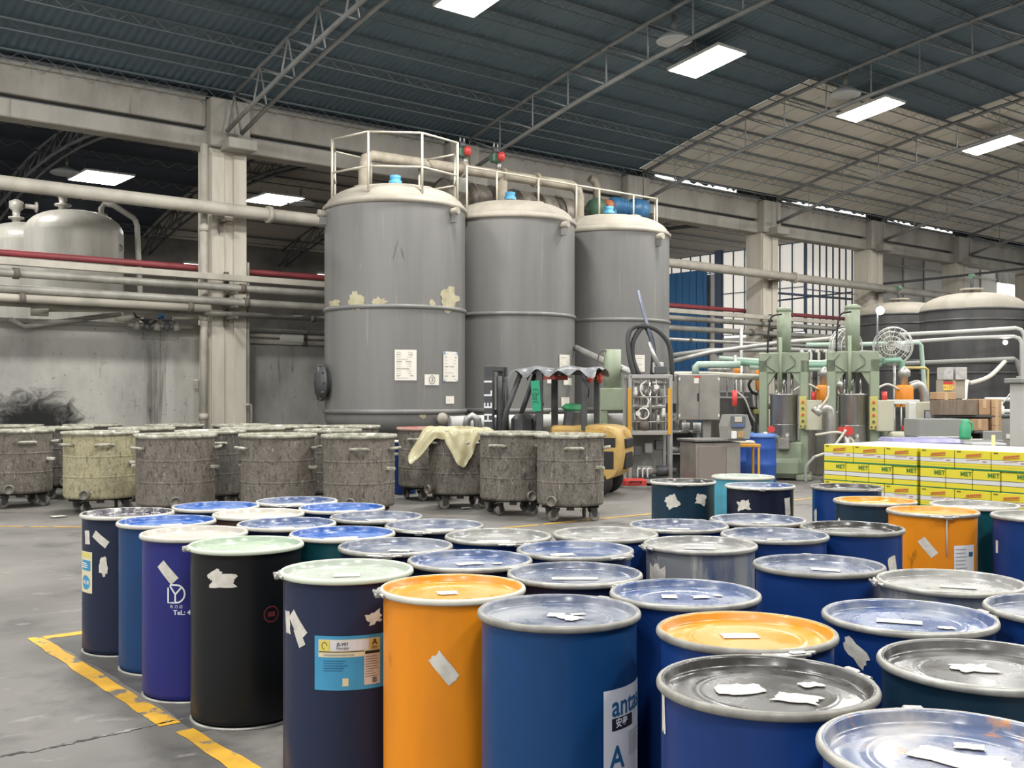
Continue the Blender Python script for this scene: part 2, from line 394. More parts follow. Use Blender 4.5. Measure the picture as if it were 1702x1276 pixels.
def wall_patch(u0, v0, u1, v1, name, m, y=21.082):
    a, b = py(u0, v1, y), py(u1, v1, y); top = py((u0 + u1) / 2, v0, y).z; bot = py((u0 + u1) / 2, v1, y).z
    cx, cz = (a.x + b.x) / 2, (top + bot) / 2; w_, h_ = (b.x - a.x), top - bot
    mb = MB().add([(-w_ / 2, 0, -h_ / 2), (w_ / 2, 0, -h_ / 2), (w_ / 2, 0, h_ / 2), (-w_ / 2, 0, h_ / 2)], [(0, 1, 2, 3)])
    return mb.build(name, m, lw, (cx, y - 21.2, cz))
wall_patch(-120, 600, 220, 800, 'soot_mark', smudge_mat('soot', (0.012, 0.012, 0.012), 1.35, 0.95, 2.6, (1, 1, 1.3), -0.10, 0.42, 0.85))
wall_patch(200, 535, 310, 760, 'rain_streaks', smudge_mat('rain_streak', (0.09, 0.085, 0.075), 0.55, 2.4, 3.0, (4, 1, 0.15), 0.2, 0.6, 0.6), 21.081)
# rear hall behind the columns
def rz_(y): return 9.42 - 0.0135 * (y - 31.5) ** 2
def rb_(y): return 8.66 - 0.0135 * (y - 31.5) ** 2
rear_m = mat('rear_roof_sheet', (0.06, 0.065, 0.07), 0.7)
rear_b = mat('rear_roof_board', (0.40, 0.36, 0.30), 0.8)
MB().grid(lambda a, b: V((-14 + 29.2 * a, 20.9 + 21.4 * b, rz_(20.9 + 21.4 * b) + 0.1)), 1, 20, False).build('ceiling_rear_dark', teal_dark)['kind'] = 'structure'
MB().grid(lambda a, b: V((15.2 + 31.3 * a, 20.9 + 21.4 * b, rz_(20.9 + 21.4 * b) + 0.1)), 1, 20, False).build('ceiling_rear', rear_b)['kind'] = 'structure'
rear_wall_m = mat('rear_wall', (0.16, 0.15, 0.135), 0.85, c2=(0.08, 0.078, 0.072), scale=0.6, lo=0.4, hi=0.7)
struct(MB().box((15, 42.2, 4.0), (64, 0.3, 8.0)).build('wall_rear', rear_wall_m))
slit_m = mat('daylight_slit', (1, 1, 0.97), 0.5, emit=3)
for i in range(7):
    struct(MB().box((0.2 + 6 * i, 42.03, 7.0), (2.6 - 0.3 * (i % 3), 0.05, 0.05)).build('window_%d' % (i + 20), slit_m))
rl = ['rear hall truss seen left of the pale column', 'rear hall truss seen between the pale column and the first grey tank', 'rear hall truss seen above the pipes right of the grey tanks', 'rear hall truss close to the barred windows', 'rear hall truss beyond the barred windows']
for i, x in enumerate((9.2, 15.2, 21.2, 27.2, 33.2)):
    truss(x, rl[i], True, rz_, rb_, 21.4, 41.8, truss_m if i == 0 else steel_d, 1.5, 'rear hall trusses')
for k in range(9):
    y = 22.6 + 2.3 * k
    t = thing('purlin', '%s lattice purlin of the rear hall counting back from the columns' % ordw(k + 1), 'purlin', (0, y, rz_(y)), 0, 'lattice purlins of the rear roof')
    MB().box((17, 0, 0.02), (56, 0.05, 0.06)).build('top_bar', steel_d, t)
    mb = MB(); P = []; x = -11
    while x < 45: P += [(x, 0, 0.0), (x + 0.35, 0, -0.22)]; x += 0.7
    mb.tube(P, 0.012, 3); mb.build('lacing', steel_p, t, kind='stuff')
    MB().box((17, 0, -0.24), (56, 0.03, 0.03)).build('bottom_bar', steel_p if k < 3 else steel_d, t)
# ================================================================= ceiling lamps
def ceiling_lamp(x, y, z, label, sx=0.85, sy=1.35, tilt=0.0, grp='bright rectangular ceiling lamps'):
    t = thing('ceiling_light', label, 'ceiling light', (x, y, z), 0, grp)
    t.rotation_euler = (tilt, 0, 0)
    MB().box((0, 0, 0.05), (sx + 0.06, sy + 0.06, 0.06)).build('housing', white_m, t)
    mb = MB()
    mb.grid(lambda a, b: V(((a - .5) * sx, (b - .5) * sy, 0.015 - 0.04 * math.sin(PI * a) * math.sin(PI * b))), 6, 6)
    mb.build('lamp_cover', lamp_m if sx < 1 else lamp_r, t)
    area_lamp(x, y, z - 0.06, 330 if sx < 1 else 220, sx, sy)
    for s in (-1, 1): MB().cyl((s * sx * 0.35, 0, 0.08), (s * sx * 0.35, 0, 0.42), 0.012, n=5).build('hanger_rod', steel_p, t)
nm = ['bright ceiling lamp at the top edge above the first grey tank', 'bright ceiling lamp left of where the beige roof begins', 'bright ceiling lamp below the edge of the beige roof boards', 'bright ceiling lamp nearest the right edge', 'far ceiling lamp beyond the right edge']
for i in range(4): ceiling_lamp(11.2 + 6 * i, LAMP_Y - 0.1 * i, LAMP_Z, nm[i], tilt=-0.14)
ceiling_lamp(*py(168, 297, 33), 'ceiling lamp of the dark rear hall above the cream tanks', 1.4, 1.8)
ceiling_lamp(*py(455, 333, 33.5), 'ceiling lamp of the rear hall between pale column and grey tank', 1.4, 1.8)
glass_m = mat('frosted_shade', (0.62, 0.64, 0.64), 0.3)
def pendant(p, r, label):
    t = thing('pendant_lamp', label, 'lamp', p, 0, 'unlit round pendant lamps')
    MB().lathe([(0.03, 0.22), (0.10, 0.2), (r * 0.7, 0.1), (r, 0.0), (r * 0.96, -0.02), (r * 0.6, 0.02), (0.0, 0.04)], 20).build('shade', glass_m, t)
    MB().cyl((0, 0, 0.18), (0, 0, 0.5), 0.05, n=8).build('gear_box', steel_p, t)
    MB().cyl((0, 0, 0.5), (0, 0, 0.62), 0.012, n=6).build('stem', steel_p, t)
pendant(py(1120, 68, 14.2), 0.36, 'unlit round lamp beside the ceiling lamp left of the beige roof')
pendant(py(1405, 157, 14.2), 0.36, 'unlit round lamp beside the ceiling lamp under the beige roof')
pendant(py(112, 288, 33), 0.5, 'unlit round lamp in the dark rear hall at the left')
pendant(py(500, 338, 33.5), 0.5, 'unlit round lamp in the rear hall by the first grey tank')

struct(MB().box((15, -9.8, 4.5), (64, 0.3, 9.0)).build('wall_unseen', mat('unseen_wall_sheet', (0.13, 0.14, 0.15), 0.7)))  # unseen wall added to block light behind the camera; dark to dim drum reflections
# ================================================================= end wall of the rear hall (x = 31.9) and the partition behind the columns
day_m = mat('daylight_pane', (0.80, 0.76, 0.69), 0.5, c2=(0.70, 0.66, 0.58), scale=0.9, st=(1, 1.5, 0.25), emit=0.5)
pale_m = mat('pale_panel', (0.56, 0.55, 0.52), 0.6, c2=(0.46, 0.45, 0.43), scale=0.5)
pale_l = mat('lighter_panel', (0.66, 0.65, 0.60), 0.6)  # lighter copy of pale_panel: light on the partition put into the colour
blue_sheet = mat('blue_sheet', (0.035, 0.13, 0.30), 0.45, c2=(0.05, 0.17, 0.36), scale=1.5, st=(1, 4, 0.3))
GX, GY = 31.9, 22.5
we = sempty('wall_end', (GX, 0, 0))
MB().box((0.1, 32.4, 1.9), (0.15, 19.6, 3.8)).build('lower_wall', pale_m, we)
MB().box((0.1, 36.2, 5.6), (0.15, 12, 3.7)).build('upper_wall', pale_m, we)
MB().box((0.12, 28.5, 5.05), (0.12, 4.1, 2.55)).build('upper_wall', pale_m, we)
def barred(name, p0, ax, wd, z0, z1, nb, nh, pane=day_m, bar=steel_b, thick=0.028):
    o = sempty(name, p0); ax = V(ax); nrm = V((-ax.y, ax.x, 0))
    rz = math.atan2(ax.y, ax.x)
    for i in range(nb):
        for j in range(nh):
            a = wd * (i + 0.5) / nb; zc = z0 + (z1 - z0) * (j + 0.5) / nh
            place(MB().box((0, 0.06, 0), (wd / nb - 0.02, 0.02, (z1 - z0) / nh - 0.02)).mesh('pane', pane), 'pane', o, ax * a + V((0, 0, zc)), rz)
    for i in range(nb + 1):
        tk = thick * (2.2 if i in (0, nb) else 1)
        place(MB().box((0, 0, 0), (tk, 0.06, z1 - z0)).mesh('bar', bar), 'bar', o, ax * (wd * i / nb) + V((0, 0, (z0 + z1) / 2)), rz)
    for j in range(nh + 1):
        place(MB().box((0, 0.0, 0), (wd, 0.07, thick)).mesh('rail', bar), 'rail', o, ax * wd / 2 + V((0, 0, z0 + (z1 - z0) * j / nh)), rz)
    return o
# left face (runs away from the corner along +y) and right face (along +x)
barred('window_1', (GX, 26.3, 0), (0, -1, 0), 3.75, 3.9, 7.1, 7, 2)
barred('window_2', (GX, GY, 0), (1, 0, 0), 3.3, 3.7, 7.1, 8, 2)
barred('window_3', (GX, 30.4, 0), (0, -1, 0), 4.0, 6.35, 7.1, 8, 1)
MB().box((0.0, 26.45, 5.2), (0.2, 0.3, 4.0)).build('post', steel_b, we)
t = thing('blue_sheet_panel', 'tall blue corrugated sheet panel beside the third grey tank', 'panel', (GX - 0.15, 27.9, 0))
mb = MB(); n = 11
for k in range(n):
    mb2 = MB().box((0, 0, 0), (0.05 if k % 2 else 0.02, 1.95 / n - 0.006, 6.5)); mb2.build('rib', blue_sheet, t, (0, -0.97 + 1.95 * (k + .5) / n, 3.25))
# mezzanine lines in front of the corner window
pw = sempty('wall_partition', (0, GY + 0.1, 0))
MB().box((33.5, 0, 1.8), (3.4, 0.15, 3.6)).build('lower_wall', rear_wall_m, pw)
for i in range(7):
    x0 = 35.3 + 1.55 * i
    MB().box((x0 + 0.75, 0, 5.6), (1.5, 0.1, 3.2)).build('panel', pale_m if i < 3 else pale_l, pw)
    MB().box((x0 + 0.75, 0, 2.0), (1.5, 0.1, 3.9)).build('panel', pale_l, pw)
    MB().box((x0, -0.06, 4), (0.07, 0.07, 6.4)).build('mullion', steel_p, pw)
MB().box((40.6, -0.06, 6.7), (11, 0.08, 0.08)).build('head_rail', steel_p, pw)
green_w = mat('stained_wall', (0.34, 0.34, 0.30), 0.9, c2=(0.2, 0.2, 0.17), scale=1.2, st=(2, 2, 0.4))
MB().box((51.5, 0, 6.95), (11, 0.2, 0.7)).build('upper_wall', green_w, pw)
MB().box((51.5, 0, 1.5), (11, 0.2, 3.0)).build('lower_wall', green_w, pw)
bright_m = mat('open_daylight', (1, 1, 0.98), 0.5, emit=4)
struct(MB().box((51.5, GY + 0.4, 4.8), (11, 0.05, 3.5)).build('window_4', bright_m))
tag(MB().tube([py(1463, 472, 21.6), py(1580, 460, 20.4), py(1740, 442, 18.2)], 0.045, 8).build('conduit_pipe', steel_d), 'thin dark pipe sloping up to the right above the dark tanks', 'pipe')
tr = sempty('trim_20', (27.62, 21.2, 4.95))
MB().cyl((0, 0, 0), (5.16, 0, 0.05), 0.04, n=6).build('rail', steel_b, tr); MB().cyl((0, 0, -.35), (5.16, 0, 0.3), 0.03, n=6).build('rail', steel_b, tr)
# ================================================================= pipes along the column line
cream = mat('cream_pipe', (0.50, 0.465, 0.395), 0.55, c2=(0.35, 0.325, 0.275), scale=1.5, lo=0.45, hi=0.7)
redp = mat('red_pipe', (0.34, 0.055, 0.065), 0.5, c2=(0.24, 0.05, 0.055), scale=2)
greyp = mat('grey_pipe', (0.36, 0.345, 0.30), 0.5, metal=0.15, c2=(0.20, 0.19, 0.165), scale=1.2)
galv = mat('galvanised', (0.50, 0.49, 0.46), 0.4, metal=0.5, c2=(0.36, 0.35, 0.33), scale=4)
clampm = mat('rusty_clamp', (0.13, 0.11, 0.09), 0.7)
PXA, PXB = -6.0, 38.0
def long_pipe(name, z, y, r, m, label, xa=PXA, xb=PXB, cl=(), dz=0.0, col=clampm):
    t = thing(name, label, 'pipe', (xa, y, z))
    MB().cyl((0, 0, 0), (xb - xa, 0, dz), r, n=14).build('pipe_run', m, t)
    for x in cl:
        MB().cyl((x - xa - 0.05, 0, dz * (x - xa) / (xb - xa)), (x - xa + 0.05, 0, dz * (x - xa) / (xb - xa)), r * 1.35, n=14).build('coupling', col, t)
    return t
t = long_pipe('service_pipe', 5.42, 20.12, 0.13, cream, 'thick cream pipe running high along the columns', xb=37.5, cl=(9.9, 27.9, 33.9), col=cream, dz=-0.12)
for x in (9.0, 21.1, 27.1, 33.1):
    MB().box((x - PXA, 0.12, -0.24), (0.12, 0.42, 0.06)).build('bracket', clampm, t); MB().box((x - PXA - 0.03, 0.28, -0.34), (0.1, 0.06, 0.26)).build('bracket_arm', clampm, t)
long_pipe('service_pipe', 4.30, 21.3, 0.066, redp, 'thin red pipe running along the columns', xb=36)
t = thing('cable_tray', 'long cream steel channel below the red pipe', 'cable tray', (PXA, 20.25, 4.02))
MB().box((21.5, 0, 0), (43, 0.1, 0.13), bev=0.01).build('channel', cream, t)
for x in (3, 8.2, 14, 20, 26.5, 32.5): MB().box((x, 0.06, -0.16), (0.05, 0.05, 0.2)).build('hanger', clampm, t)
long_pipe('service_pipe', 3.80, 20.1, 0.075, greyp, 'upper of the grey-green pipes below the cream channel', cl=(1.0, 5, 9.3, 26.2, 33))
long_pipe('service_pipe', 3.52, 20.15, 0.08, greyp, 'second grey-green pipe below the cream channel', cl=(3.3, 9.4, 12.2, 25.8), xb=37)
long_pipe('service_pipe', 3.36, 20.1, 0.075, cream, 'pale pipe under the two grey-green pipes', cl=(5.1, 8.2), xb=8.6)
long_pipe('service_pipe', 3.28, 20.3, 0.06, greyp, 'dark thin pipe hugging the pale pipe', xb=11.4, cl=(11.0,))
long_pipe('service_pipe', 3.20, 20.15, 0.05, galv, 'thin galvanised pipe right of the third grey tank', xa=18, xb=38, cl=(23, 29))
for i, (z, xa, xb) in enumerate(((2.92, 9.9, 14.2), (2.78, 9.8, 14.2))):
    long_pipe('service_pipe', z, 21.04, 0.045, cream, ('upper', 'lower')[i] + ' short pale pipe on the wall between pale column and first grey tank', xa=xa, xb=xb, cl=(11.2,))
for x in (9.1, 27.1, 33.1):
    t = thing('pipe_support', {9.1: 'dark pipe bracket on the tall pale column', 27.1: 'dark pipe bracket on the column left of the barred windows', 33.1: 'dark pipe bracket on the column behind the presses'}[x], 'bracket', (x, 20.37, 3.1))
    MB().box((0, 0.05, 0.5), (0.08, 0.1, 1.1)).build('upright', clampm, t)
    for z in (0.6, 0.32, 0.1): MB().box((0, -0.2, z), (0.07, 0.5, 0.05)).build('arm', clampm, t)
# rainwater pipe left of the pale column and the pipe at its right edge
t = thing('downpipe', 'cream downpipe standing left of the pale column', 'pipe', (8.62, 20.42, 0))
MB().cyl((0, 0, 0), (0, 0, 6.7), 0.075, n=12).build('pipe_run', cream, t)
for z in (1.2, 3.2, 5.0): MB().cyl((0, 0, z - .06), (0, 0, z + .06), 0.092, n=12).build('coupling', cream, t)
tag(MB().tube([py(322, 632, 20.9), py(332, 632, 20.9), py(333, 700, 20.9)], 0.03, 6).build('guard_rail_pipe', cream), 'short bent pale pipe at the foot of the downpipe', 'pipe')
tag(MB().tube([py(408, 672, 20.4), py(417, 672, 20.4), py(418, 722, 20.4)], 0.03, 6).build('guard_rail_pipe', cream), 'short bent pale pipe at the right foot of the pale column', 'pipe')
# valve cluster on the low wall
t = thing('valve_manifold', 'cluster of small valves and pipes on top of the low wall', 'valves', py(255, 545, 20.75))
r = random.Random(5)
MB().cyl((-0.5, 0, 0.05), (1.0, 0, 0.05), 0.05, n=10).build('header_pipe', greyp, t)
MB().cyl((-0.75, 0.0, 0.12), (0.7, 0.1, 0.5), 0.06, n=10).build('branch_pipe', cream, t)
for k in range(5):
    x = -0.35 + 0.2 * k
    MB().lathe([(0.03, -0.1), (0.07, -0.08), (0.07, 0.0), (0.04, 0.03), (0.04, 0.09), (0.09, 0.1), (0.09, 0.12), (0.0, 0.13)], 10, (x, -0.06, 0.05)).build('valve', steel_d if k % 2 else greyp, t)
MB().box((0.12, -0.1, 0.28), (0.1, 0.1, 0.2), bev=0.02).build('blue_valve', blue_sheet, t)
MB().tube([(-0.5, -0.05, 0.5), (-0.38, -0.1, 0.2), (-0.12, -0.12, 0.05), (0.1, -0.1, 0.2), (0.14, -0.05, 0.5)], 0.022, 8).build('black_hose', mat('black_rubber', (0.015, 0.015, 0.016), 0.6), t)
for s_, (p, q) in enumerate((((-2.1, 0.1, 0.27), (0.9, 0.1, 0.42)), ((0.4, 0, 0.22), (1.0, 0, 0.25)))):
    MB().cyl(p, q, 0.05, n=10).build('side_pipe', cream, t)
MB().cyl((-2.3, 0, 0.22), (-2.0, -0.06, 0.22), 0.09, n=10).build('pipe_end', cream, t)
tag(MB().tube([py(17, 530, 20.9), py(40, 543, 20.9), py(95, 535, 20.9), py(200, 522, 21.0)], 0.05, 8).build('low_pipe', greyp), 'pale pipe bending along the top of the low wall at far left', 'pipe')
tag(MB().box((0, 0, 0), (0.55, 0.06, 0.16)).build('wall_sign_box', pale_l, None, py(485, 562, 21.0)), 'small pale box on the wall left of the first grey tank', 'box')
# ================================================================= cream tanks of the rear hall
creamt = mat('cream_tank', (0.56, 0.535, 0.475), 0.4, metal=0.1, c2=(0.38, 0.36, 0.315), scale=1.1, lo=0.45, hi=0.75, st=(2, 2, 0.35))
def rear_tank(p, rad, ztop, label, grp='cream tanks behind the low wall'):
    t = thing('cream_tank', label, 'tank', (p.x, p.y, 0), 0, grp)
    hd = rad * 0.48; z1 = ztop - hd
    MB().lathe([(rad, 1.0), (rad, z1)], 40).build('shell', creamt, t)
    MB().lathe([(rad, z1)] + [(rad * math.cos(a) ** 0.75, z1 + hd * math.sin(a)) for a in [PI / 2 * k / 10 for k in range(1, 10)]] + [(0, ztop)], 40).build('dome', creamt, t)
    MB().lathe([(0.0, 0.7), (rad * .7, 0.75), (rad, 1.0)], 40).build('bottom_dish', creamt, t)
    for k in range(4):
        a = PI / 4 + k * PI / 2
        MB().cyl((rad * .8 * math.cos(a), rad * .8 * math.sin(a), 0), (rad * .8 * math.cos(a), rad * .8 * math.sin(a), 1.1), 0.09, n=10).build('leg', creamt, t)
    nz = MB().lathe([(0.1, -0.1), (0.1, 0.1), (0.19, 0.1), (0.19, 0.14), (0.08, 0.14), (0.1, 0.3), (0.17, 0.36), (0.17, 0.52), (0.06, 0.58), (0, 0.58)], 12, (-0.42 * 0.7, -0.1, ztop - 0.02)).build('valve', creamt, t)
    MB().lathe([(0.06, 0), (0.06, 0.25), (0.14, 0.26), (0.14, 0.3), (0.0, 0.3)], 10, (-0.1, -0.1, ztop + 0.42), axis='X').build('valve_port', creamt, nz)
    MB().lathe([(0.09, 0), (0.09, 0.06), (0.0, 0.06)], 10, (rad * .72, -rad * .7, z1 - 0.35), axis='Y').build('side_nozzle', greyp, t)
    return t
p1 = py(124, 500, 26.0)
t = rear_tank(p1, 1.1, 6.0, 'nearer of the two cream tanks behind the low wall')
pp = MB().tube([(0.55, -0.2, 5.75), (0.55, -0.2, 6.1), (0.62, -0.2, 6.22), (0.8, -0.3, 6.2), (1.28, -0.3, 5.95), (1.34, -0.3, 5.88), (1.38, -0.3, 5.75), (1.5, -0.3, 3.0), (1.5, -0.3, 0.4)], 0.07, 8).build('vent_pipe', creamt, t)
MB().lathe([(0.15, -0.05), (0.15, 0.05), (0.0, 0.05)], 12, (0.55, -0.2, 5.92)).build('flange', creamt, pp)
rear_tank(py(46, 500, 28.3), 1.05, 5.95, 'farther of the two cream tanks, half hidden at the left')
# ================================================================= three grey storage tanks
tankg = mat('grey_tank_paint', (0.195, 0.19, 0.18), 0.42, c2=(0.155, 0.151, 0.145), scale=0.8, lo=0.4, hi=0.7, st=(3, 3, 0.25), fl=[((0.33, 0.31, 0.26), 2.2, 0.63, 0.8, (3.5, 3.5, 0.18)), ((0.40, 0.38, 0.30), 9.0, 0.745, 0.76, (1.5, 1.5, 0.6))])
domem = mat('dusty_dome', (0.36, 0.33, 0.275), 0.75, c2=(0.26, 0.235, 0.195), scale=1.4, lo=0.42, hi=0.7, fl=(0.20, 0.17, 0.10), fscale=1.0, flo=0.66, fhi=0.8)
patch_m = mat('flaked_patch', (0.50, 0.46, 0.31), 0.85, c2=(0.38, 0.33, 0.22), scale=6)
bluecap = mat('blue_cap', (0.10, 0.36, 0.58), 0.5)
paper = mat('notice_paper', (0.78, 0.74, 0.66), 0.7)
ink = mat('grey_ink', (0.16, 0.15, 0.14), 0.8)
inkl = mat('faint_ink', (0.42, 0.39, 0.35), 0.8)
inkblue = mat('blue_print', (0.16, 0.34, 0.58), 0.7)
TR = 1.365
def tank_center(u, d): p = pd(u, VH, d); return p
def facing(p): return math.atan2(-p.y, -p.x)          # angle from a thing towards the camera
def cpatch(R, a0, z, w_, h_, n=6, rot=0, pts=None):    # sheet lying on a cylinder of radius R
    mb = MB()
    if pts is None: pts = [(-w_ / 2, -h_ / 2), (w_ / 2, -h_ / 2), (w_ / 2, h_ / 2), (-w_ / 2, h_ / 2)]
    cr, sr = math.cos(rot), math.sin(rot)
    if len(pts) == 4 and rot == 0:
        return mb.grid(lambda a, b: V((R * math.cos(a0 + (a - .5) * w_ / R), R * math.sin(a0 + (a - .5) * w_ / R), z + (b - .5) * h_)), n, 1)
    E = []
    for i in range(len(pts)):
        p, q = pts[i], pts[(i + 1) % len(pts)]; m_ = 5 if len(pts) == 4 else 2
        E += [(p[0] + (q[0] - p[0]) * j / m_, p[1] + (q[1] - p[1]) * j / m_) for j in range(m_)]
    P = [(x * cr - y * sr, x * sr + y * cr) for x, y in E]
    m = lambda x, y: V((R * math.cos(a0 + x / R), R * math.sin(a0 + x / R), z + y))
    cx = sum(p[0] for p in P) / len(P); cy = sum(p[1] for p in P) / len(P)
    vs = [m(cx, cy)]; k = len(P); fs = []
    for q in (0.33, 0.66, 1.0): vs += [m(cx + (x - cx) * q, cy + (y - cy) * q) for x, y in P]
    for i in range(k):
        j = (i + 1) % k
        fs.append((0, 1 + i, 1 + j)); fs.append((1 + i, 1 + k + i, 1 + k + j, 1 + j)); fs.append((1 + k + i, 1 + 2 * k + i, 1 + 2 * k + j, 1 + k + j))
    return mb.add(vs, fs, True)
def cfn(R, a0, z): return lambda x, y: V((R * math.cos(a0 + x / R), R * math.sin(a0 + x / R), z + y))
def rag(w_, h_, n=14, j=0.25, seed=0):
    r = random.Random(seed); P = []
    for i in range(n):
        t = 2 * PI * i / n; s = 1 + r.uniform(-j, j)
        P.append((w_ / 2 * math.cos(t) * s, h_ / 2 * math.sin(t) * s))
    return P
def torn(w_, h_, j=0.25, seed=0):                      # rectangle of paper with torn, notched edges
    r = random.Random(seed); P = []; C4 = [(-.5, -.5), (.5, -.5), (.5, .5), (-.5, .5)]
    for i in range(4):
        a, b = C4[i], C4[(i + 1) % 4]; n = 5
        for k in range(n):
            t = k / n; x, y = a[0] + (b[0] - a[0]) * t, a[1] + (b[1] - a[1]) * t
            s = 1 - r.random() ** 1.6 * j * 1.6
            P.append((x * w_ * s, y * h_ * s))
    return P
def dome_prof(R, z0, hd, n=10):
    return [(R, z0)] + [(R * math.cos(a) ** 0.8, z0 + hd * math.sin(a)) for a in [PI / 2 * k / n for k in range(1, n)]] + [(0, z0 + hd)]
def grey_tank(p, label, kz):
    t = thing('storage_tank', label, 'tank', (p.x, p.y, 0), 0, 'grey storage tanks')
    ph = facing(p)
    MB().lathe([(TR, 1.30), (TR, 5.2)], 72).build('shell', tankg, t)
    MB().lathe(dome_prof(TR - 0.01, 5.22, 0.47), 64).build('dome', domem, t)
    MB().lathe([(TR, 5.17), (TR + .035, 5.18), (TR + .04, 5.24), (TR - 0.02, 5.3)], 64).build('top_lip', domem, t)
    MB().lathe([(TR, 3.22), (TR + .03, 3.23), (TR + .03, 3.29), (TR, 3.30)], 64).build('middle_hoop', tankg, t)
    MB().lathe([(TR, 1.28), (TR + .035, 1.29), (TR + .035, 1.36), (TR, 1.37)], 64).build('lower_hoop', tankg, t)
    MB().lathe([(0, 0.90), (TR * .8, 0.93), (TR * .95, 1.02), (TR, 1.16), (TR, 1.30)], 64).build('bottom_dish', tankg, t)
    for k in range(4):
        a = PI / 4 + k * PI / 2
        MB().cyl((TR * .78 * math.cos(a), TR * .78 * math.sin(a), 0), (TR * .78 * math.cos(a), TR * .78 * math.sin(a), 1.0), 0.1, n=12).build('leg', tankg, t)
    for off in (0.88, -1.3, 2.6):
        a = ph + off; c = V((math.cos(a), math.sin(a), 0))
        lg = MB().cyl(c * (TR - .05) + V((0, 0, 5.08)), c * (TR + .16) + V((0, 0, 5.10)), 0.07, n=10).build('lifting_lug', domem, t)
        MB().box(c * (TR + .06) + V((0, 0, 4.98)), (0.12, 0.06, 0.2), rz=a).build('lug_plate', tankg, lg)
    nz = MB().cyl((0, 0, 5.6), (0, 0, 5.80), 0.06, n=12).build('vent', domem, t)
    MB().lathe([(0.13, 5.76), (0.13, 5.82), (0.09, 5.83), (0.11, 5.86), (0.11, 5.92), (0, 5.93)], 14).build('cap', bluecap, nz)
    a = ph + 1.6
    MB().lathe([(0.1, 5.5), (0.1, 5.66), (0.17, 5.67), (0.17, 5.71), (0, 5.71)], 14, (0.55 * math.cos(a), 0.55 * math.sin(a), 0)).build('nozzle', domem, t)
    a = ph + 0.62
    MB().lathe([(0.05, 0), (0.05, 0.12), (0.11, 0.12), (0.11, 0.17), (0, 0.17)], 12, (0, 0, 0), axis='X').xf(Matrix.Translation(V((math.cos(a) * (TR - .02), math.sin(a) * (TR - .02), 1.2))) @ Matrix.Rotation(a, 4, 'Z')).build('drain_nozzle', domem, t)
    return t, ph
D1 = 20.6
c1 = tank_center(657, D1); _dr = (tank_center(1016, D1 * 1.167) - c1).normalized()
c2 = c1 + _dr * 2.815; c3 = c1 + _dr * 5.63
t1, ph1 = grey_tank(c1, 'front grey storage tank with notices and a number three sign', 1)
t2, ph2 = grey_tank(c2, 'middle grey storage tank behind the forklift', 2)
t3, ph3 = grey_tank(c3, 'rear grey storage tank beside the blue sheet panel', 3)
def tank_off(u, c, cu, d): return math.asin(max(-1, min(1, (u - cu) / F * d / TR)))
def tz(v, d, off): return H + (VH - v) / F * (d - TR * math.cos(off))
def notice(t, ph, cu, d, u0, v0, u1, v1, name='notice', m=paper, lines=12, col=inkl, head=None):
    o0, o1 = tank_off(u0, 0, cu, d), tank_off(u1, 0, cu, d); om = (o0 + o1) / 2
    wd = (o1 - o0) * TR; z1, z0 = tz(v0, d, om), tz(v1, d, om); zc, hh = (z0 + z1) / 2, z1 - z0
    n = cpatch(TR + 0.012, ph + om, zc, wd, hh).build(name, m, t)
    r = random.Random(int(u0))
    f = cfn(TR + 0.018, ph + om, zc)
    mb = MB()
    for k in range(lines):
        y = hh * (0.42 - 0.84 * k / max(1, lines - 1)); w2 = wd * r.uniform(0.5, 0.84); th = hh * (0.008 + 0.012 * (k % 3 == 1))
        x0 = -wd * 0.42
        mb.add([f(x0, y - th), f(x0 + w2, y - th), f(x0 + w2, y + th), f(x0, y + th)], [(0, 1, 2, 3)])
    if lines: mb.build('printed_lines', col, n, kind='stuff')
    if head:
        mb = MB()
        for y0, y1 in head: mb.add([f(-wd * .48, hh * y0), f(wd * .48, hh * y0), f(wd * .48, hh * y1), f(-wd * .48, hh * y1)], [(0, 1, 2, 3)])
        mb.build('blue_bands', inkblue, n)
    return n, f, wd, hh
n_, f_, a_, b_ = notice(t1, ph1, 657, D1, 656, 581, 690, 632)
n_, f_, a_, b_ = notice(t1, ph1, 657, D1, 732, 584, 757, 634, lines=9, head=[(0.40, 0.50), (-0.50, -0.45)])
n_, f_, a_, b_ = notice(t1, ph1, 657, D1, 702, 622, 725, 640, 'number_sign', lines=0)
text_on(MB(), '3', f_, 0.13).build('numeral', ink, n_)
mb = MB(); ro, ri = 0.082, 0.07
vs = [f_(q * math.cos(2 * PI * i / 28) * 0.85, q * math.sin(2 * PI * i / 28)) for q in (ro, ri) for i in range(28)]
mb.add(vs, [(i, (i + 1) % 28, 28 + (i + 1) % 28, 28 + i) for i in range(28)]); mb.build('number_circle', ink, n_)
notice(t1, ph1, 657, D1, 736, 658, 750, 671, lines=3)
notice(t2, ph2, 847, D1 * 1.077, 925, 589, 943, 612, lines=7)
notice(t2, ph2, 847, D1 * 1.077, 905, 626, 914, 637, lines=0)
notice(t2, ph2, 847, D1 * 1.077, 932, 628, 946, 640, lines=2)
notice(t2, ph2, 847, D1 * 1.077, 928, 660, 942, 676, lines=2)
notice(t3, ph3, 1016, D1 * 1.167, 1052, 590, 1072, 618, lines=8)
for (u, v, wd, hh, sd) in ((744, 496, 0.42, 0.36, 2), (560, 505, 0.30, 0.10, 5), (596, 500, 0.24, 0.28, 6), (632, 503, 0.22, 0.15, 8), (715, 503, 0.12, 0.1, 4), (700, 690, 0.1, 0.1, 3)):
    o = tank_off(u, 0, 657, D1); cpatch(TR + 0.006, ph1 + o, tz(v, D1, o), wd * 1.3, hh * 1.2, pts=rag(wd * 1.3, hh * 1.2, 22, 0.32, sd)).build('flaked_patch', patch_m, t1)
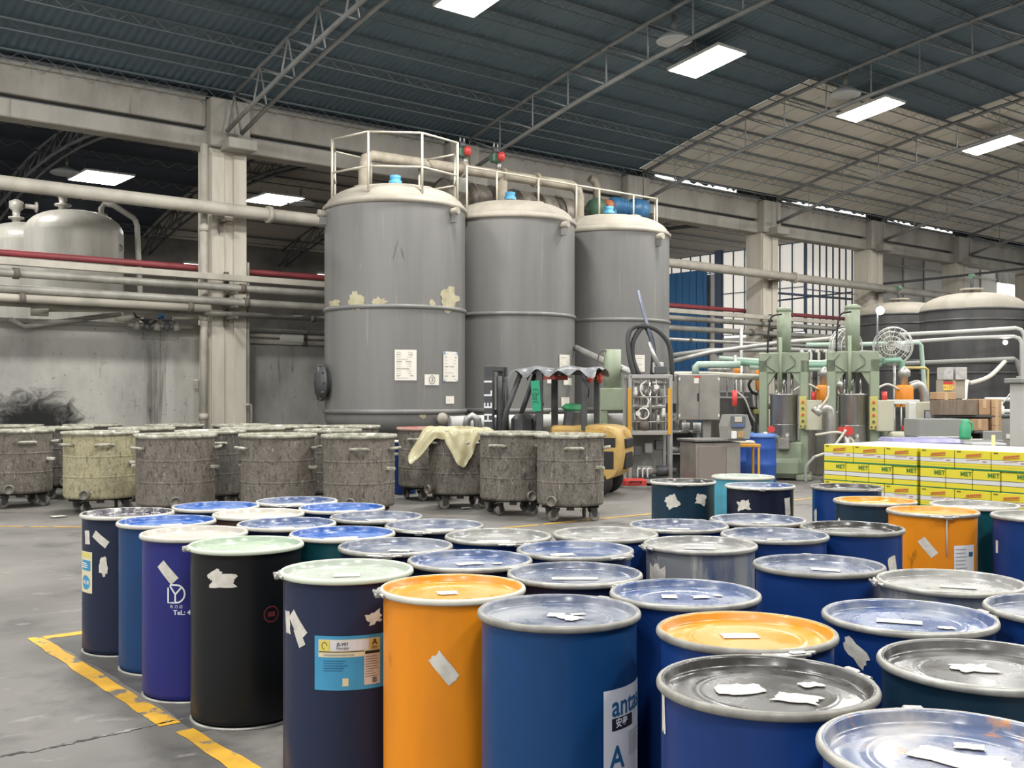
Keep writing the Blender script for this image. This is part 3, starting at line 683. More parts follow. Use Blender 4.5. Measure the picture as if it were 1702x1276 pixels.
for sd, u, v, L_ in ((1, 657, 415, 0.35), (2, 668, 420, 0.25)):
    o = tank_off(u, 0, 657, D1); cpatch(TR + 0.006, ph1 + o, tz(v, D1, o), 0.012, L_, rot=0.25 * (-1) ** sd, pts=rag(0.012, L_, 8, .3, sd)).build('scratch', steel_d, t1)
# side manhole of the first tank, facing left
a = ph1 - 1.25
mh = MB().lathe([(0.26, 0), (0.26, 0.16), (0.36, 0.16), (0.36, 0.21), (0.30, 0.21), (0.30, 0.25), (0.0, 0.25)], 24, axis='X')
mh.xf(Matrix.Translation(V((math.cos(a) * (TR - .08), math.sin(a) * (TR - .08), 1.88))) @ Matrix.Rotation(a, 4, 'Z'))
mo = mh.build('manhole', steel_d, t1)
for k in range(10):
    q = 2 * PI * k / 10
    mm = Matrix.Translation(V((math.cos(a) * (TR - .08), math.sin(a) * (TR - .08), 1.88))) @ Matrix.Rotation(a, 4, 'Z')
    MB().cyl((0.19, 0.33 * math.cos(q), 0.33 * math.sin(q)), (0.25, 0.33 * math.cos(q), 0.33 * math.sin(q)), 0.022, n=6).xf(mm).build('bolt', clampm, mo)
# ---- railings on the tanks
railm = mat('railing_steel', (0.60, 0.56, 0.46), 0.5, metal=0.2)
def dome_h(r): return 5.22 + 0.47 * math.sin(math.acos(min(1, (r / TR)) ** 1.25))
rt = thing('tank_railing', 'octagonal pale railing on top of the front grey tank', 'railing', (c1.x, c1.y, 5.3))
PR = [(1.29 * math.cos(ph1 + PI / 8 + k * PI / 4), 1.29 * math.sin(ph1 + PI / 8 + k * PI / 4)) for k in range(8)]
for k, (x, y) in enumerate(PR):
    MB().cyl((x, y, -0.02), (x, y, 1.18), 0.024, n=6).build('post', railm, rt)
for z in (1.18, 0.55):
    for k in range(8):
        if k == 4 and z < 1: continue
        MB().cyl((*PR[k], z), (*PR[(k + 1) % 8], z), 0.02, n=6).build('rail', railm, rt)
rt = thing('tank_railing', 'straight pale railing along the middle and rear grey tanks', 'railing', (0, 0, 0))
us = [776, 826, 895, 958, 996, 1053, 1092]
RP = [py(u, 300, 16.95) for u in us]
for p in RP:
    db = min((V((p.x, p.y)) - V((c.x, c.y))).length for c in (c1, c2, c3))
    MB().cyl((p.x, p.y, dome_h(min(db, TR)) - .03), (p.x, p.y, 6.22), 0.022, n=6).build('post', railm, rt)
for a, b in zip(RP, RP[1:]):
    MB().cyl((a.x, a.y, 6.22), (b.x, b.y, 6.22), 0.02, n=6).build('rail', railm, rt)
q = RP[-1] + V((0.45, 0.5, 0))
MB().cyl((RP[-1].x, RP[-1].y, 6.22), (q.x, q.y, 6.22), 0.02, n=6).build('rail', railm, rt); MB().cyl((q.x, q.y, 5.0), (q.x, q.y, 6.22), 0.022, n=6).build('post', railm, rt)
# ---- vacuum plant on a platform behind the tanks
rustm = mat('rusty_steel', (0.30, 0.265, 0.22), 0.5, metal=0.35, c2=(0.17, 0.145, 0.12), scale=3, fl=(0.46, 0.43, 0.37), fscale=2, flo=0.6, fhi=0.75)
platm = mat('platform_paint', (0.62, 0.60, 0.54), 0.6, c2=(0.42, 0.40, 0.36), scale=2)
pa, pb = py(728, 300, 19.1), py(1085, 300, 19.1)
t = thing('platform', 'steel platform behind the grey tanks carrying the vacuum plant', 'platform', (pa.x, 19.35, 5.35))
LP = pb.x - pa.x
MB().box((LP / 2, 0, 0.16), (LP, 1.1, 0.06)).build('deck', platm, t)
MB().box((LP / 2, -0.56, 0.1), (LP, 0.05, 0.2)).build('edge_beam', platm, t)
for x in (0.3, LP * .5, LP - .3):
    MB().cyl((x, 0.5, -5.35), (x, 0.5, 0.13), 0.08, n=10).build('leg', steel_p, t)
t = thing('vacuum_cylinder_train', 'row of rusty bulging cylinders on the platform behind the tanks', 'machine', (pa.x + 0.1, 19.25, 5.55))
xs = 0.0
tot = py(955, 300, 19.25).x - pa.x - 0.2
n = 6; seg = tot / n
for k in range(n):
    rr = 0.47
    MB().lathe([(0.12, -seg / 2), (0.12, -seg * .44), (rr * .7, -seg * .42), (rr, -seg * .30), (rr, seg * .30), (rr * .7, seg * .42), (0.12, seg * .44), (0.12, seg / 2)], 22, (seg * (k + .5), 0, 0.45), axis='X').build('cylinder', rustm, t)
    MB().lathe([(rr + .02, -0.03), (rr + .03, 0), (rr + .02, 0.03)], 22, (seg * (k + .2), 0, 0.45), axis='X').build('band', rustm, t)
    if k: MB().lathe([(0.12, -.04), (0.22, -.04), (0.22, .04), (0.12, .04)], 14, (seg * k, 0, 0.45), axis='X').build('flange', galv, t)
    MB().box((seg * (k + .5), 0, 0.06), (0.3, 0.5, 0.2)).build('saddle', platm, t)
MB().box((0.35, -0.35, 0.45), (0.22, 0.2, 1.0), bev=0.02).build('white_post', platm, t)
MB().box((seg * 4.1, -0.5, 0.1), (0.16, 0.1, 0.22), bev=0.01).build('junction_box', white_m, t)
# overhead pipe of the plant
dustp = mat('dusty_pipe', (0.42, 0.37, 0.29), 0.6, c2=(0.27, 0.235, 0.185), scale=2)
t = thing('vacuum_pipe', 'dusty elbowed pipe rising from the front tank and running above the cylinders', 'pipe', (c1.x, c1.y, 5.5))
w0 = pd(605, 300, 20.8); o = V((c1.x, c1.y, 5.5))
zt = 1.65 + (655 - 256) / F * 20.8
e1 = py(960, 312, 18.0)
P = [w0 - V((0, 0, w0.z - 5.35)), V((w0.x, w0.y, zt - 0.25)), V((w0.x + .05, w0.y + .01, zt - .08)), V((w0.x + .22, w0.y + .05, zt)), V((e1.x - .2, e1.y, e1.z + .03)), V((e1.x, e1.y, e1.z - .05)), V((e1.x + .05, e1.y, e1.z - .2)), V((e1.x + .05, e1.y, 5.2))]
MB().tube([p - o for p in P], 0.115, 12).build('pipe_run', dustp, t)
MB().lathe([(0.2, -0.05), (0.2, 0.05), (0.11, 0.05)], 16, P[0] - o + V((0, 0, 0.35))).build('flange', dustp, t)
b = P[3].lerp(P[4], 0.62); MB().cyl(b - o, b - o - V((0, 0, 0.9)), 0.11, n=12).build('branch', dustp, t)
for q in (0.42, 0.62, 0.80):
    b = P[3].lerp(P[4], q); dr = (P[4] - P[3]).normalized()
    MB().cyl(b - o - dr * .05, b - o + dr * .05, 0.17, n=14).build('flange', dustp, t)
redv = mat('red_actuator', (0.55, 0.06, 0.05), 0.4); grnv = mat('green_valve', (0.08, 0.15, 0.10), 0.5)
for q, lab in ((0.43, 'red and green valve actuator on the vacuum pipe above the front tank'), (0.60, 'red and green valve actuator further right on the vacuum pipe')):
    b = P[3].lerp(P[4], q)
    vt = thing('valve_actuator', lab, 'valve', (b.x, b.y, b.z + 0.11), 0, 'valve actuators on the vacuum pipe')
    MB().cyl((0, 0, 0), (0, 0, 0.14), 0.06, n=10).build('neck', galv, vt)
    MB().box((-0.08, 0, 0.24), (0.24, 0.18, 0.2), bev=0.03).build('gear_case', grnv, vt)
    MB().lathe([(0.08, 0), (0.105, 0.03), (0.105, 0.1), (0.06, 0.14), (0, 0.14)], 14, (0.02, -0.1, 0.26), axis='X').xf(Matrix.Rotation(-0.9, 4, 'Z')).build('red_cap', redv, vt)
    MB().cyl((-0.08, 0, 0.34), (-0.08, 0, 0.46), 0.08, n=10).build('motor', steel_d, vt)
    for s_ in (-.05, .05): MB().cyl((-0.08 + s_, 0, 0.46), (-0.08 + s_, 0, 0.56), 0.02, n=6).build('terminal', galv, vt)
# blue motor
blue_mot = mat('blue_motor', (0.04, 0.16, 0.33), 0.4, c2=(0.07, 0.22, 0.42), scale=3)
p = py(1042, 345, 19.1)
t = thing('blue_motor', 'blue pump motor on the platform above the rear grey tank', 'motor', (p.x, p.y, 5.55))
zc = p.z - 5.55
MB().box((0.0, 0, 0.05), (1.5, 0.5, 0.12)).build('base_plate', platm, t)
MB().lathe([(0.0, -.2), (0.2, -.2), (0.2, .25), (0.17, .28), (0.17, .55), (0.27, .58), (0.27, .95), (0.22, 1.0), (0, 1.0)], 20, (-.35, 0, zc), axis='X').build('motor_body', blue_mot, t)
for k in range(5): MB().lathe([(0.2, 0), (0.225, 0.01), (0.225, 0.03), (0.2, 0.04)], 20, (-.5 + .08 * k, 0, zc), axis='X').build('fin', blue_mot, t)
MB().lathe([(0.0, 0), (0.16, 0), (0.16, .18), (0, .18)], 16, (-.78, 0, zc - .03), axis='X').build('coupling', mat('orange_coupling', (0.55, 0.18, 0.08), 0.5), t)
MB().box((-.55, 0, zc * .5), (0.08, 0.3, zc)).build('foot', blue_mot, t); MB().box((.2, 0, zc * .5), (0.08, 0.3, zc)).build('foot', blue_mot, t)
p = py(992, 350, 19.1)
t = thing('green_pump', 'dark green pump beside the blue motor on the platform', 'pump', (p.x, p.y, 5.55))
zc = p.z - 5.5
MB().lathe([(0, -.22), (.2, -.2), (.27, -.05), (.27, .08), (.14, .16), (.14, .3), (0, .3)], 18, (0, 0, zc), axis='X').build('pump_body', grnv, t)
MB().tube([(0, 0, zc + .2), (0, 0, zc + .55), (-.05, .02, zc + .68), (-.2, .05, zc + .74)], 0.1, 10).build('inlet_pipe', dustp, t)
MB().box((0, 0, zc * .4), (0.35, 0.3, zc * .8)).build('foot', grnv, t)
# ================================================================= steel drums
def paint(name, c, c2=None, rough=0.36, dirt=(0.05, 0.05, 0.055), flo=0.7, coat=0.08):
    c = tuple(x * 0.8 for x in c) if max(c) < 0.5 else c
    return mat(name, c, rough, spec=0.28, c2=c2 or tuple(x * 0.75 for x in c), scale=1.6, lo=0.4, hi=0.7, st=(2, 2, 0.5), fl=(dirt, 7.0, flo, flo + 0.06, (1.5, 1.5, 0.35)) if False else dirt, fscale=7, flo=flo, fhi=flo + 0.07, fst=(1.5, 1.5, 0.35), coat=coat, rvar=0.12)
BODY = {
    'navy': paint('drum_navy', (0.014, 0.022, 0.060)), 'blue': paint('drum_blue', (0.008, 0.060, 0.190)), 'violet': paint('drum_violet_blue', (0.022, 0.026, 0.200)),
    'black': paint('drum_black', (0.007, 0.008, 0.009)), 'dark': paint('drum_slate_navy', (0.020, 0.030, 0.075)), 'orange': paint('drum_orange', (0.74, 0.25, 0.008), (0.62, 0.20, 0.01), dirt=(0.30, 0.11, 0.01), flo=0.66),
    'royal': paint('drum_royal_blue', (0.008, 0.045, 0.210)), 'teal': paint('drum_teal', (0.008, 0.085, 0.110)), 'cyan': paint('drum_cyan', (0.10, 0.42, 0.56)),
    'tealnavy': paint('drum_teal_navy', (0.012, 0.040, 0.070)), 'inkblue': paint('drum_ink', (0.010, 0.014, 0.036)),
    'silver': mat('drum_silver_wash', (0.26, 0.27, 0.28), 0.35, metal=0.3, c2=(0.05, 0.09, 0.20), scale=3, lo=0.5, hi=0.72, st=(2, 2, 0.4), fl=(0.50, 0.49, 0.46), fscale=5, flo=0.58, fhi=0.7, fst=(2, 2, 0.3), rvar=0.2),
    'brown': paint('drum_brown', (0.16, 0.09, 0.06)),
}
def lidm(name, c, c2, lo=0.42, hi=0.66, rough=0.22, fl=(0.5, 0.5, 0.5), flo=0.72): return mat(name, c, rough, c2=c2, scale=5, lo=lo, hi=hi, fl=fl, fscale=9, flo=flo, fhi=flo + 0.08, rvar=0.22, coat=0.12, bump=0.05, bscale=9)
LID = {  # second tones: dust, lightened to carry the lids' whitish reflections
    'blue': lidm('lid_blue', (0.07, 0.105, 0.22), (0.25, 0.27, 0.31)), 'bright': lidm('lid_bright_blue', (0.02, 0.09, 0.34), (0.12, 0.20, 0.42)),
    'greyblue': lidm('lid_grey_blue', (0.10, 0.12, 0.18), (0.27, 0.28, 0.30)), 'dark': lidm('lid_dark', (0.045, 0.043, 0.040), (0.11, 0.105, 0.098), flo=0.76),
    'grey': lidm('lid_grey', (0.22, 0.22, 0.21), (0.34, 0.33, 0.30)), 'white': lidm('lid_white', (0.52, 0.48, 0.42), (0.42, 0.39, 0.34), fl=(0.3, 0.27, 0.22), flo=0.78),
    'mint': lidm('lid_mint', (0.37, 0.45, 0.34), (0.31, 0.39, 0.29), fl=(0.6, 0.6, 0.5)), 'pale': lidm('lid_pale_green', (0.43, 0.47, 0.40), (0.36, 0.41, 0.35), fl=(0.65, 0.65, 0.58)),
    'orange': lidm('lid_orange', (0.66, 0.27, 0.02), (0.58, 0.29, 0.07), fl=(0.55, 0.38, 0.2)), 'rusty': lidm('lid_rust_smeared', (0.10, 0.13, 0.22), (0.36, 0.34, 0.33), fl=(0.42, 0.20, 0.09), flo=0.60),
    'film': mat('lid_plastic_film', (0.05, 0.045, 0.06), 0.12, c2=(0.55, 0.53, 0.5), scale=14, lo=0.5, hi=0.66, bump=0.6, bscale=22, coat=0.5),
}
RING = {'zinc': mat('ring_zinc', (0.42, 0.41, 0.37), 0.4, metal=0.4, c2=(0.26, 0.25, 0.23), scale=9, fl=(0.10, 0.09, 0.08), fscale=16, flo=0.70, fhi=0.76),
        'white': mat('ring_white', (0.58, 0.56, 0.49), 0.4, c2=(0.42, 0.40, 0.35), scale=6), 'dull': mat('ring_dull', (0.30, 0.29, 0.26), 0.5, metal=0.3, c2=(0.18, 0.17, 0.15), scale=8),
        'mint': mat('ring_mint', (0.55, 0.60, 0.48), 0.4)}
latch_m = mat('latch_steel', (0.45, 0.44, 0.42), 0.35, metal=0.7)
stick_m = mat('sticker_paper', (0.64, 0.61, 0.54), 0.7, c2=(0.52, 0.49, 0.43), scale=25)
DR, DH = 0.276, 0.88
b_prof = [(0.0, 0.012), (DR - .012, 0.012), (DR - .01, 0.02), (DR, 0.03), (DR, 0.04), (DR, 0.83), (DR, 0.845), (DR + .004, 0.852), (DR + .006, 0.862)]
body_me = MB().lathe(b_prof, 64).mesh('drum_body', BODY['blue'])
chime_me = MB().lathe([(DR - .008, 0.0), (DR + .003, 0.0), (DR + .0045, 0.004), (DR + .003, 0.009), (DR, 0.012), (DR - .008, 0.012)], 64).mesh('bottom_rim', RING['zinc'])
ring_me = MB().lathe([(DR + .002, 0.859), (DR + .012, 0.859), (DR + .016, 0.864), (DR + .0165, 0.872), (DR + .014, 0.879), (DR + .009, 0.883), (DR + .004, 0.883), (DR + .002, 0.880)], 72).mesh('clamp_ring', RING['zinc'])
lid_me = MB().lathe([(DR + .004, 0.8795), (DR + .001, 0.8825), (DR - .003, 0.8815), (DR - .006, 0.876), (DR - .010, 0.858), (DR - .016, 0.851), (DR - .026, 0.849), (DR - .045, 0.8505), (0.20, 0.851), (0.19, 0.8512), (0.182, 0.8535), (0.174, 0.8512), (0.165, 0.851), (0.08, 0.8515), (0.0, 0.852)], 64).mesh('lid', LID['blue'])
mb = MB(); R_ = DR + .022
mb.tube([(R_ * math.cos(a), R_ * math.sin(a), 0.868) for a in [-.3 + .05 * k for k in range(13)]], 0.007, 6)
latch_me = mb.mesh('latch_lever', latch_m)
lug_me = MB().box((DR + .028, 0.02, 0.868), (0.022, 0.05, 0.026), bev=0.004).mesh('latch_lug', latch_m)
bolt_me = MB().cyl((DR + .035, -0.05, 0.868), (DR + .035, 0.06, 0.868), 0.006, n=8).mesh('latch_bolt', latch_m)
for me in (body_me, lid_me, ring_me):
    pass
def lid_sticker(t, ph, dx, dy, w_, h_, rot, seed=0, m=stick_m, jag=0.0):
    r = random.Random(seed)
    if jag: P = torn(w_, h_, jag * .6, seed + 50)
    else: P = [(-w_ / 2, -h_ / 2), (w_ / 2, -h_ / 2), (w_ / 2, h_ / 2), (-w_ / 2, h_ / 2)]
    # local axes: ex = to the right as seen from the camera, ey = away from the camera
    ex = V((-math.sin(ph), math.cos(ph))); ey = V((-math.cos(ph), -math.sin(ph)))
    Q = []
    for x, y in P:
        a, b = x * math.cos(rot) - y * math.sin(rot) + dx, x * math.sin(rot) + y * math.cos(rot) + dy
        q = ex * a + ey * b; Q.append((q.x, q.y))
    MB().poly(Q, 0.0012, 0.8542 + 0.0004 * (seed % 5)).build('paper_sticker', m, t)
def body_sticker(t, ph, off, z, w_, h_, rot=0, seed=0, jag=0, m=stick_m, name='paper_sticker', lift=0.0015):
    pts = torn(w_, h_, jag * .7, seed) if jag else [(-w_ / 2, -h_ / 2), (w_ / 2, -h_ / 2), (w_ / 2, h_ / 2), (-w_ / 2, h_ / 2)]
    return cpatch(DR + lift, ph + off, z, w_, h_, 10, rot, None if (rot == 0 and not jag) else pts).build(name, m, t)
# name, column u, lid row v, body, lid, ring, latch angle (None: hidden), label
DR_LIST = [
 ('A1', 223, 853, 'navy', 'film', 'white', None, 'dark navy drum under crumpled plastic film, hindmost of the left row'),
 ('A2', 277, 862, 'blue', 'bright', 'white', None, 'plain mid-blue drum second from the back of the left row'),
 ('A3', 337, 885, 'violet', 'white', 'white', None, 'violet-blue drum with a white round logo and telephone print'),
 ('A4', 403, 901, 'black', 'mint', 'mint', -1.5, 'black drum with a pale mint lid'),
 ('A5', 591, 944, 'dark', 'pale', 'mint', -1.45, 'slate-navy drum with a light blue product label and pale lid'),
 ('A6', 769, 974, 'orange', 'orange', 'white', -1.4, 'orange drum standing between two blue drums in the front row'),
 ('A7', 927, 1012, 'blue', 'greyblue', 'dull', None, 'blue drum with a large white label on its right side'),
 ('A8', 1292, 1139, 'royal', 'dark', 'dull', 2.2, 'blue drum with a sooty black lid and two torn papers in the foreground'),
 ('B1', 497, 832.5, 'royal', 'blue', 'white', -0.4, 'blue-lidded drum hindmost of the left block'),
 ('B2', 368, 841.5, 'royal', 'bright', 'white', None, 'bright blue-lidded drum behind the white-lidded drum at the back left'),
 ('B3', 562, 842, 'royal', 'bright', 'white', None, 'bright blue-lidded drum at the back, in front of the fifth mixing cart'),
 ('B4', 428, 856, 'brown', 'white', 'white', None, 'white-lidded brown drum near the back of the left block'),
 ('B5', 491, 867, 'navy', 'blue', 'white', None, 'blue-lidded drum right behind the black drum'),
 ('B6', 626, 861, 'navy', 'greyblue', 'zinc', None, 'grey-lidded drum at the rear right edge of the left block'),
 ('B7', 568, 885, 'teal', 'bright', 'white', -1.1, 'teal drum with a bright blue lid right of the black drum'),
 ('B8', 717, 872, 'navy', 'greyblue', 'zinc', -0.35, 'grey-blue lidded drum with a clasp on its near left rim'),
 ('B9', 808, 886, 'royal', 'grey', 'zinc', 0.3, 'grey-lidded drum nearest the floor area in front of the forklift'),
 ('B10', 654, 904, 'navy', 'greyblue', 'zinc', -0.2, 'grey-blue lidded drum right behind the pale-lidded labelled drum'),
 ('B11', 777, 924.5, 'navy', 'blue', 'zinc', None, 'blue-lidded drum right behind the orange front drum'),
 ('B12', 932, 914, 'royal', 'blue', 'zinc', 0.9, 'blue-lidded drum with a clasp at its near right rim'),
 ('B13', 955, 955, 'navy', 'greyblue', 'zinc', None, 'violet-grey lidded drum with a white paper strip'),
 ('B14', 1114, 980, 'royal', 'blue', 'zinc', None, 'blue-lidded drum with three papers behind the orange-lidded one'),
 ('B15', 1038, 886.5, 'royal', 'grey', 'zinc', None, 'grey-lidded blue drum left of the silver-washed drum'),
 ('B16', 1149, 899.5, 'silver', 'grey', 'zinc', -1.2, 'silver-washed drum with a clasp at its left rim'),
 ('B17', 1152, 871, 'royal', 'greyblue', 'zinc', None, 'grey-blue lidded drum behind the silver-washed drum'),
 ('B18', 1246, 866, 'navy', 'greyblue', 'zinc', None, 'grey-blue lidded drum behind, with a crumpled paper on its lid'),
 ('B19', 1281, 888, 'royal', 'greyblue', 'zinc', None, 'grey-blue lidded drum right of the silver-washed drum'),
 ('B20', 1393, 874, 'royal', 'dark', 'dull', None, 'black-lidded drum left of the whole orange drum'),
 ('B21', 1369, 938, 'royal', 'greyblue', 'dull', None, 'blue drum with grey lid and torn yellow stickers on its side'),
 ('B22', 1572, 964, 'silver', 'grey', 'zinc', -1.3, 'silver-grey drum with a wide pale lid at the right'),
 ('B23', 1510, 1022, 'royal', 'blue', 'zinc', None, 'blue-lidded drum with a paper strip right of the orange lid'),
 ('B24', 1240, 1046, 'royal', 'orange', 'dull', 0.45, 'blue drum with an orange lid in the front right block'),
 ('B25', 1635, 1100, 'tealnavy', 'dark', 'zinc', None, 'dark-lidded drum with a bright reflection at the right edge'),
 ('B26', 1560, 1233, 'royal', 'rusty', 'zinc', None, 'nearest drum with a rust-smeared lid at the lower right corner'),
 ('B27', 1776, 1010, 'royal', 'greyblue', 'zinc', None, 'drum cut by the right edge beside the wide silver-grey one'),
 ('B28', 1553, 847.5, 'orange', 'orange', 'zinc', 0.25, 'whole orange drum with papers on its side at the right'),
 ('B29', 1454, 831, 'tealnavy', 'orange', 'zinc', None, 'dark teal drum with an orange lid near the yellow cartons'),
 ('B30', 1407, 808, 'royal', 'dark', 'dull', 0.9, 'blue drum with a black lid at the corner of the yellow cartons'),
 ('B31', 1616, 838, 'teal', 'grey', 'white', None, 'teal drum with a white lid in front of the yellow cartons'),
 ('B32', 1729, 856, 'royal', 'grey', 'zinc', None, 'blue drum cut by the right edge in front of the yellow cartons'),
 ('B33', 1235, 791, 'cyan', 'pale', 'white', None, 'light cyan drum with a pale lid'),
 ('B34', 1263, 806, 'inkblue', 'blue', 'white', 0.0, 'ink-blue drum standing in front of the light cyan drum'),
 ('B35', 1135, 799, 'tealnavy', 'dark', 'white', -0.15, 'dark teal drum with two torn papers left of the cyan drum'),
]
pos = {}
for d in DR_LIST:
    dd = (H - DH) * F / (d[2] - VH); p = pd(d[1], VH, dd); pos[d[0]] = V((p.x, p.y))
ks = list(pos)
home = {k: pos[k].copy() for k in ks}
for it in range(400):                                  # nudge apart the drums that would touch
    for i in range(len(ks)):
        for j in range(i):
            a, b = pos[ks[i]], pos[ks[j]]; dv = a - b; L_ = dv.length
            if L_ < 0.600:
                q = dv / max(L_, 1e-6) * (0.600 - L_) * 0.5; pos[ks[i]] = a + q; pos[ks[j]] = b - q
DRUM = {}
def mk(me, name, parent, m, rz=0):
    o = place(me, name, parent, rz=rz); o.material_slots[0].link = 'OBJECT'; o.material_slots[0].material = m; return o
def make_drum(key, p, body, lid, ring, latch, label, grp='open-head steel drums'):
    t = thing('steel_drum', label, 'drum', (p[0], p[1], 0), 0, grp)
    ph = facing(p)
    rz = RND.uniform(0, 6.28)
    mk(body_me, 'drum_body', t, BODY[body], rz); mk(chime_me, 'bottom_rim', t, RING['zinc'])
    mk(ring_me, 'clamp_ring', t, RING[ring], rz); mk(lid_me, 'lid', t, LID[lid], rz)
    la = ph + (latch if latch is not None else RND.uniform(2.0, 4.2))
    lt = place(latch_me, 'latch_lever', t, rz=la)
    place(lug_me, 'latch_lug', lt); place(bolt_me, 'latch_bolt', lt)
    DRUM[key] = (t, ph)
    return t, ph
for d in DR_LIST: make_drum(d[0], pos[d[0]], *d[3:])
# ---- stickers lying on lids:  key, dx (right), dy (away), w, h, rot, jag
for i, (k, dx, dy, w_, h_, rot, jag) in enumerate([
 ('A2', 0.03, -0.02, 0.13, 0.10, 0.2, 0.2), ('A5', 0.0, 0.0, 0.12, 0.10, 0.0, 0.15), ('A6', -0.02, 0.0, 0.085, 0.075, 0.1, 0.25), ('A7', -0.01, 0.03, 0.06, 0.06, -0.15, 0),
 ('A7', 0.04, -0.02, 0.08, 0.09, 0.6, 0.35), ('A7', 0.07, 0.05, 0.06, 0.03, 0.3, 0.3), ('A8', -0.07, 0.0, 0.14, 0.11, 0.4, 0.35), ('A8', 0.08, -0.05, 0.13, 0.09, -0.2, 0.3), ('A8', 0.12, 0.09, 0.07, 0.05, 0.5, 0.4),
 ('B1', 0.0, 0, 0.10, 0.09, 0.3, 0.2), ('B2', 0.03, 0, 0.09, 0.08, 0.3, 0.25), ('B3', 0.03, -0.01, 0.16, 0.08, 0.3, 0.2), ('B5', -0.03, -.03, 0.15, 0.07, 0.2, 0.2), ('B6', 0.03, 0, 0.2, 0.08, .1, .3),
 ('B7', 0.0, -0.06, 0.2, 0.12, 0.2, 0.3), ('B8', 0.03, -0.02, 0.18, 0.06, 0.1, 0.25), ('B9', -0.02, -0.05, 0.2, 0.07, 0.1, 0.3), ('B10', 0.02, -0.02, 0.12, 0.07, -0.2, 0.25), ('B11', 0.0, 0.02, 0.14, 0.08, 0.4, 0.4), ('B11', 0.13, 0.02, 0.05, 0.04, 0.2, 0.3),
 ('B12', -0.06, -0.02, 0.13, 0.08, 0.3, 0.3), ('B13', 0.0, 0.0, 0.2, 0.06, 0.05, 0.1), ('B14', -0.06, 0.03, 0.06, 0.07, 0.1, 0), ('B14', 0.06, 0.04, 0.07, 0.06, 0.3, 0.35), ('B14', 0.13, 0.08, 0.035, 0.035, 0.4, 0.3),
 ('B15', 0.0, -0.03, 0.16, 0.05, 0.1, 0.25), ('B16', 0.0, 0, 0.16, 0.06, 0.0, 0.1), ('B17', 0.0, 0, 0.13, 0.06, 0.0, 0.0), ('B18', 0.02, 0.02, 0.09, 0.08, 0.3, 0.4), ('B19', 0.0, -0.04, 0.08, 0.05, 0.0, 0.2), ('B20', 0.02, -0.08, 0.1, 0.06, 0.2, 0.4),
 ('B21', 0.03, 0.0, 0.15, 0.06, -0.2, 0.3), ('B22', 0.03, 0.0, 0.14, 0.05, 0.05, 0), ('B23', -0.03, 0.0, 0.15, 0.06, 0.0, 0), ('B23', 0.12, -0.05, 0.06, 0.04, 0.2, 0.3), ('B24', -0.02, 0.02, 0.12, 0.07, 0.25, 0.0),
 ('B25', -0.03, 0.02, 0.13, 0.10, 0.4, 0.4), ('B26', -0.02, 0.01, 0.14, 0.10, -0.4, 0.2), ('B26', 0.06, 0.0, 0.12, 0.09, 0.3, 0.3), ('B26', 0.03, 0.1, 0.07, 0.04, 0.1, 0.2), ('B31', 0, 0, 0.12, 0.05, 0, .2), ('B32', 0, 0, .14, .06, .2, .2), ('B27', -0.1, 0, .1, .06, .2, .2)]):
    t, ph = DRUM[k]; lid_sticker(t, ph, dx, dy, w_, h_, rot, i, jag=jag)
# ---- papers stuck on drum sides: key, angle off the camera, z, w, h, rot, jag
for i, (k, off, z, w_, h_, rot, jag) in enumerate([
 ('A1', -0.62, 0.74, 0.05, 0.12, 0.95, 0), ('A1', -1.05, 0.745, 0.06, 0.09, 0.1, 0.1), ('A1', -0.55, 0.57, 0.07, 0.13, 0.1, 0.4), ('A3', -0.52, 0.70, 0.055, 0.125, 0.75, 0), ('A4', -0.42, 0.735, 0.16, 0.07, 0.05, 0.35), ('A4', -0.58, 0.765, 0.09, 0.04, 0.5, 0.3),
 ('A5', -0.85, 0.68, 0.055, 0.12, 0.75, 0), ('A5', -0.80, 0.63, 0.04, 0.08, 0.5, 0.0), ('A5', -1.12, 0.68, 0.05, 0.10, 0.1, 0.2), ('A5', 0.42, 0.715, 0.075, 0.055, 0.3, 0.4), ('A6', -0.12, 0.625, 0.06, 0.13, 0.7, 0.12),
 ('A8', -1.3, 0.80, 0.05, 0.12, 0.1, 0.3), ('B35', -0.35, 0.72, 0.13, 0.12, 0.5, 0.3), ('B35', 0.6, 0.74, 0.11, 0.10, -0.3, 0.3), ('B34', -0.5, 0.73, 0.13, 0.09, 0.2, 0.35), ('B34', 0.95, 0.72, 0.08, 0.15, 0.1, 0.1),
 ('B28', -0.1, 0.67, 0.055, 0.13, 0.7, 0), ('B29', -1.1, 0.69, 0.05, 0.14, 0.0, 0.3), ('B30', -1.1, 0.62, 0.05, 0.18, 0.0, 0.3), ('B20', 0.9, 0.69, 0.07, 0.12, 0.2, 0.4), ('B16', -0.9, 0.70, 0.14, 0.2, 0.0, 0.25), ('B32', -1.1, 0.68, 0.03, 0.08, 0, 0),
 ('B23', -0.65, 0.79, 0.12, 0.06, -0.6, 0.2), ('B21', 0.35, 0.70, 0.09, 0.06, 0.1, 0.3), ('B19', 0.75, 0.74, 0.12, 0.07, -0.4, 0.1), ('B31', -0.2, 0.69, 0.14, 0.02, 0.05, 0.5)]):
    t, ph = DRUM[k]; body_sticker(t, ph, off, z, w_, h_, rot, i, jag)
yell = mat('yellow_sticker', (0.62, 0.50, 0.08), 0.6); lblue = mat('label_light_blue', (0.05, 0.30, 0.52), 0.5, c2=(0.04, 0.25, 0.45), scale=9); lcream = mat('label_cream', (0.66, 0.60, 0.40), 0.6)
lgold = mat('label_gold', (0.62, 0.46, 0.16), 0.6); lyel = mat('label_yellow', (0.66, 0.58, 0.12), 0.6); lwhite = mat('label_white', (0.66, 0.66, 0.68), 0.5); lpink = mat('label_pink_paper', (0.62, 0.52, 0.44), 0.6)
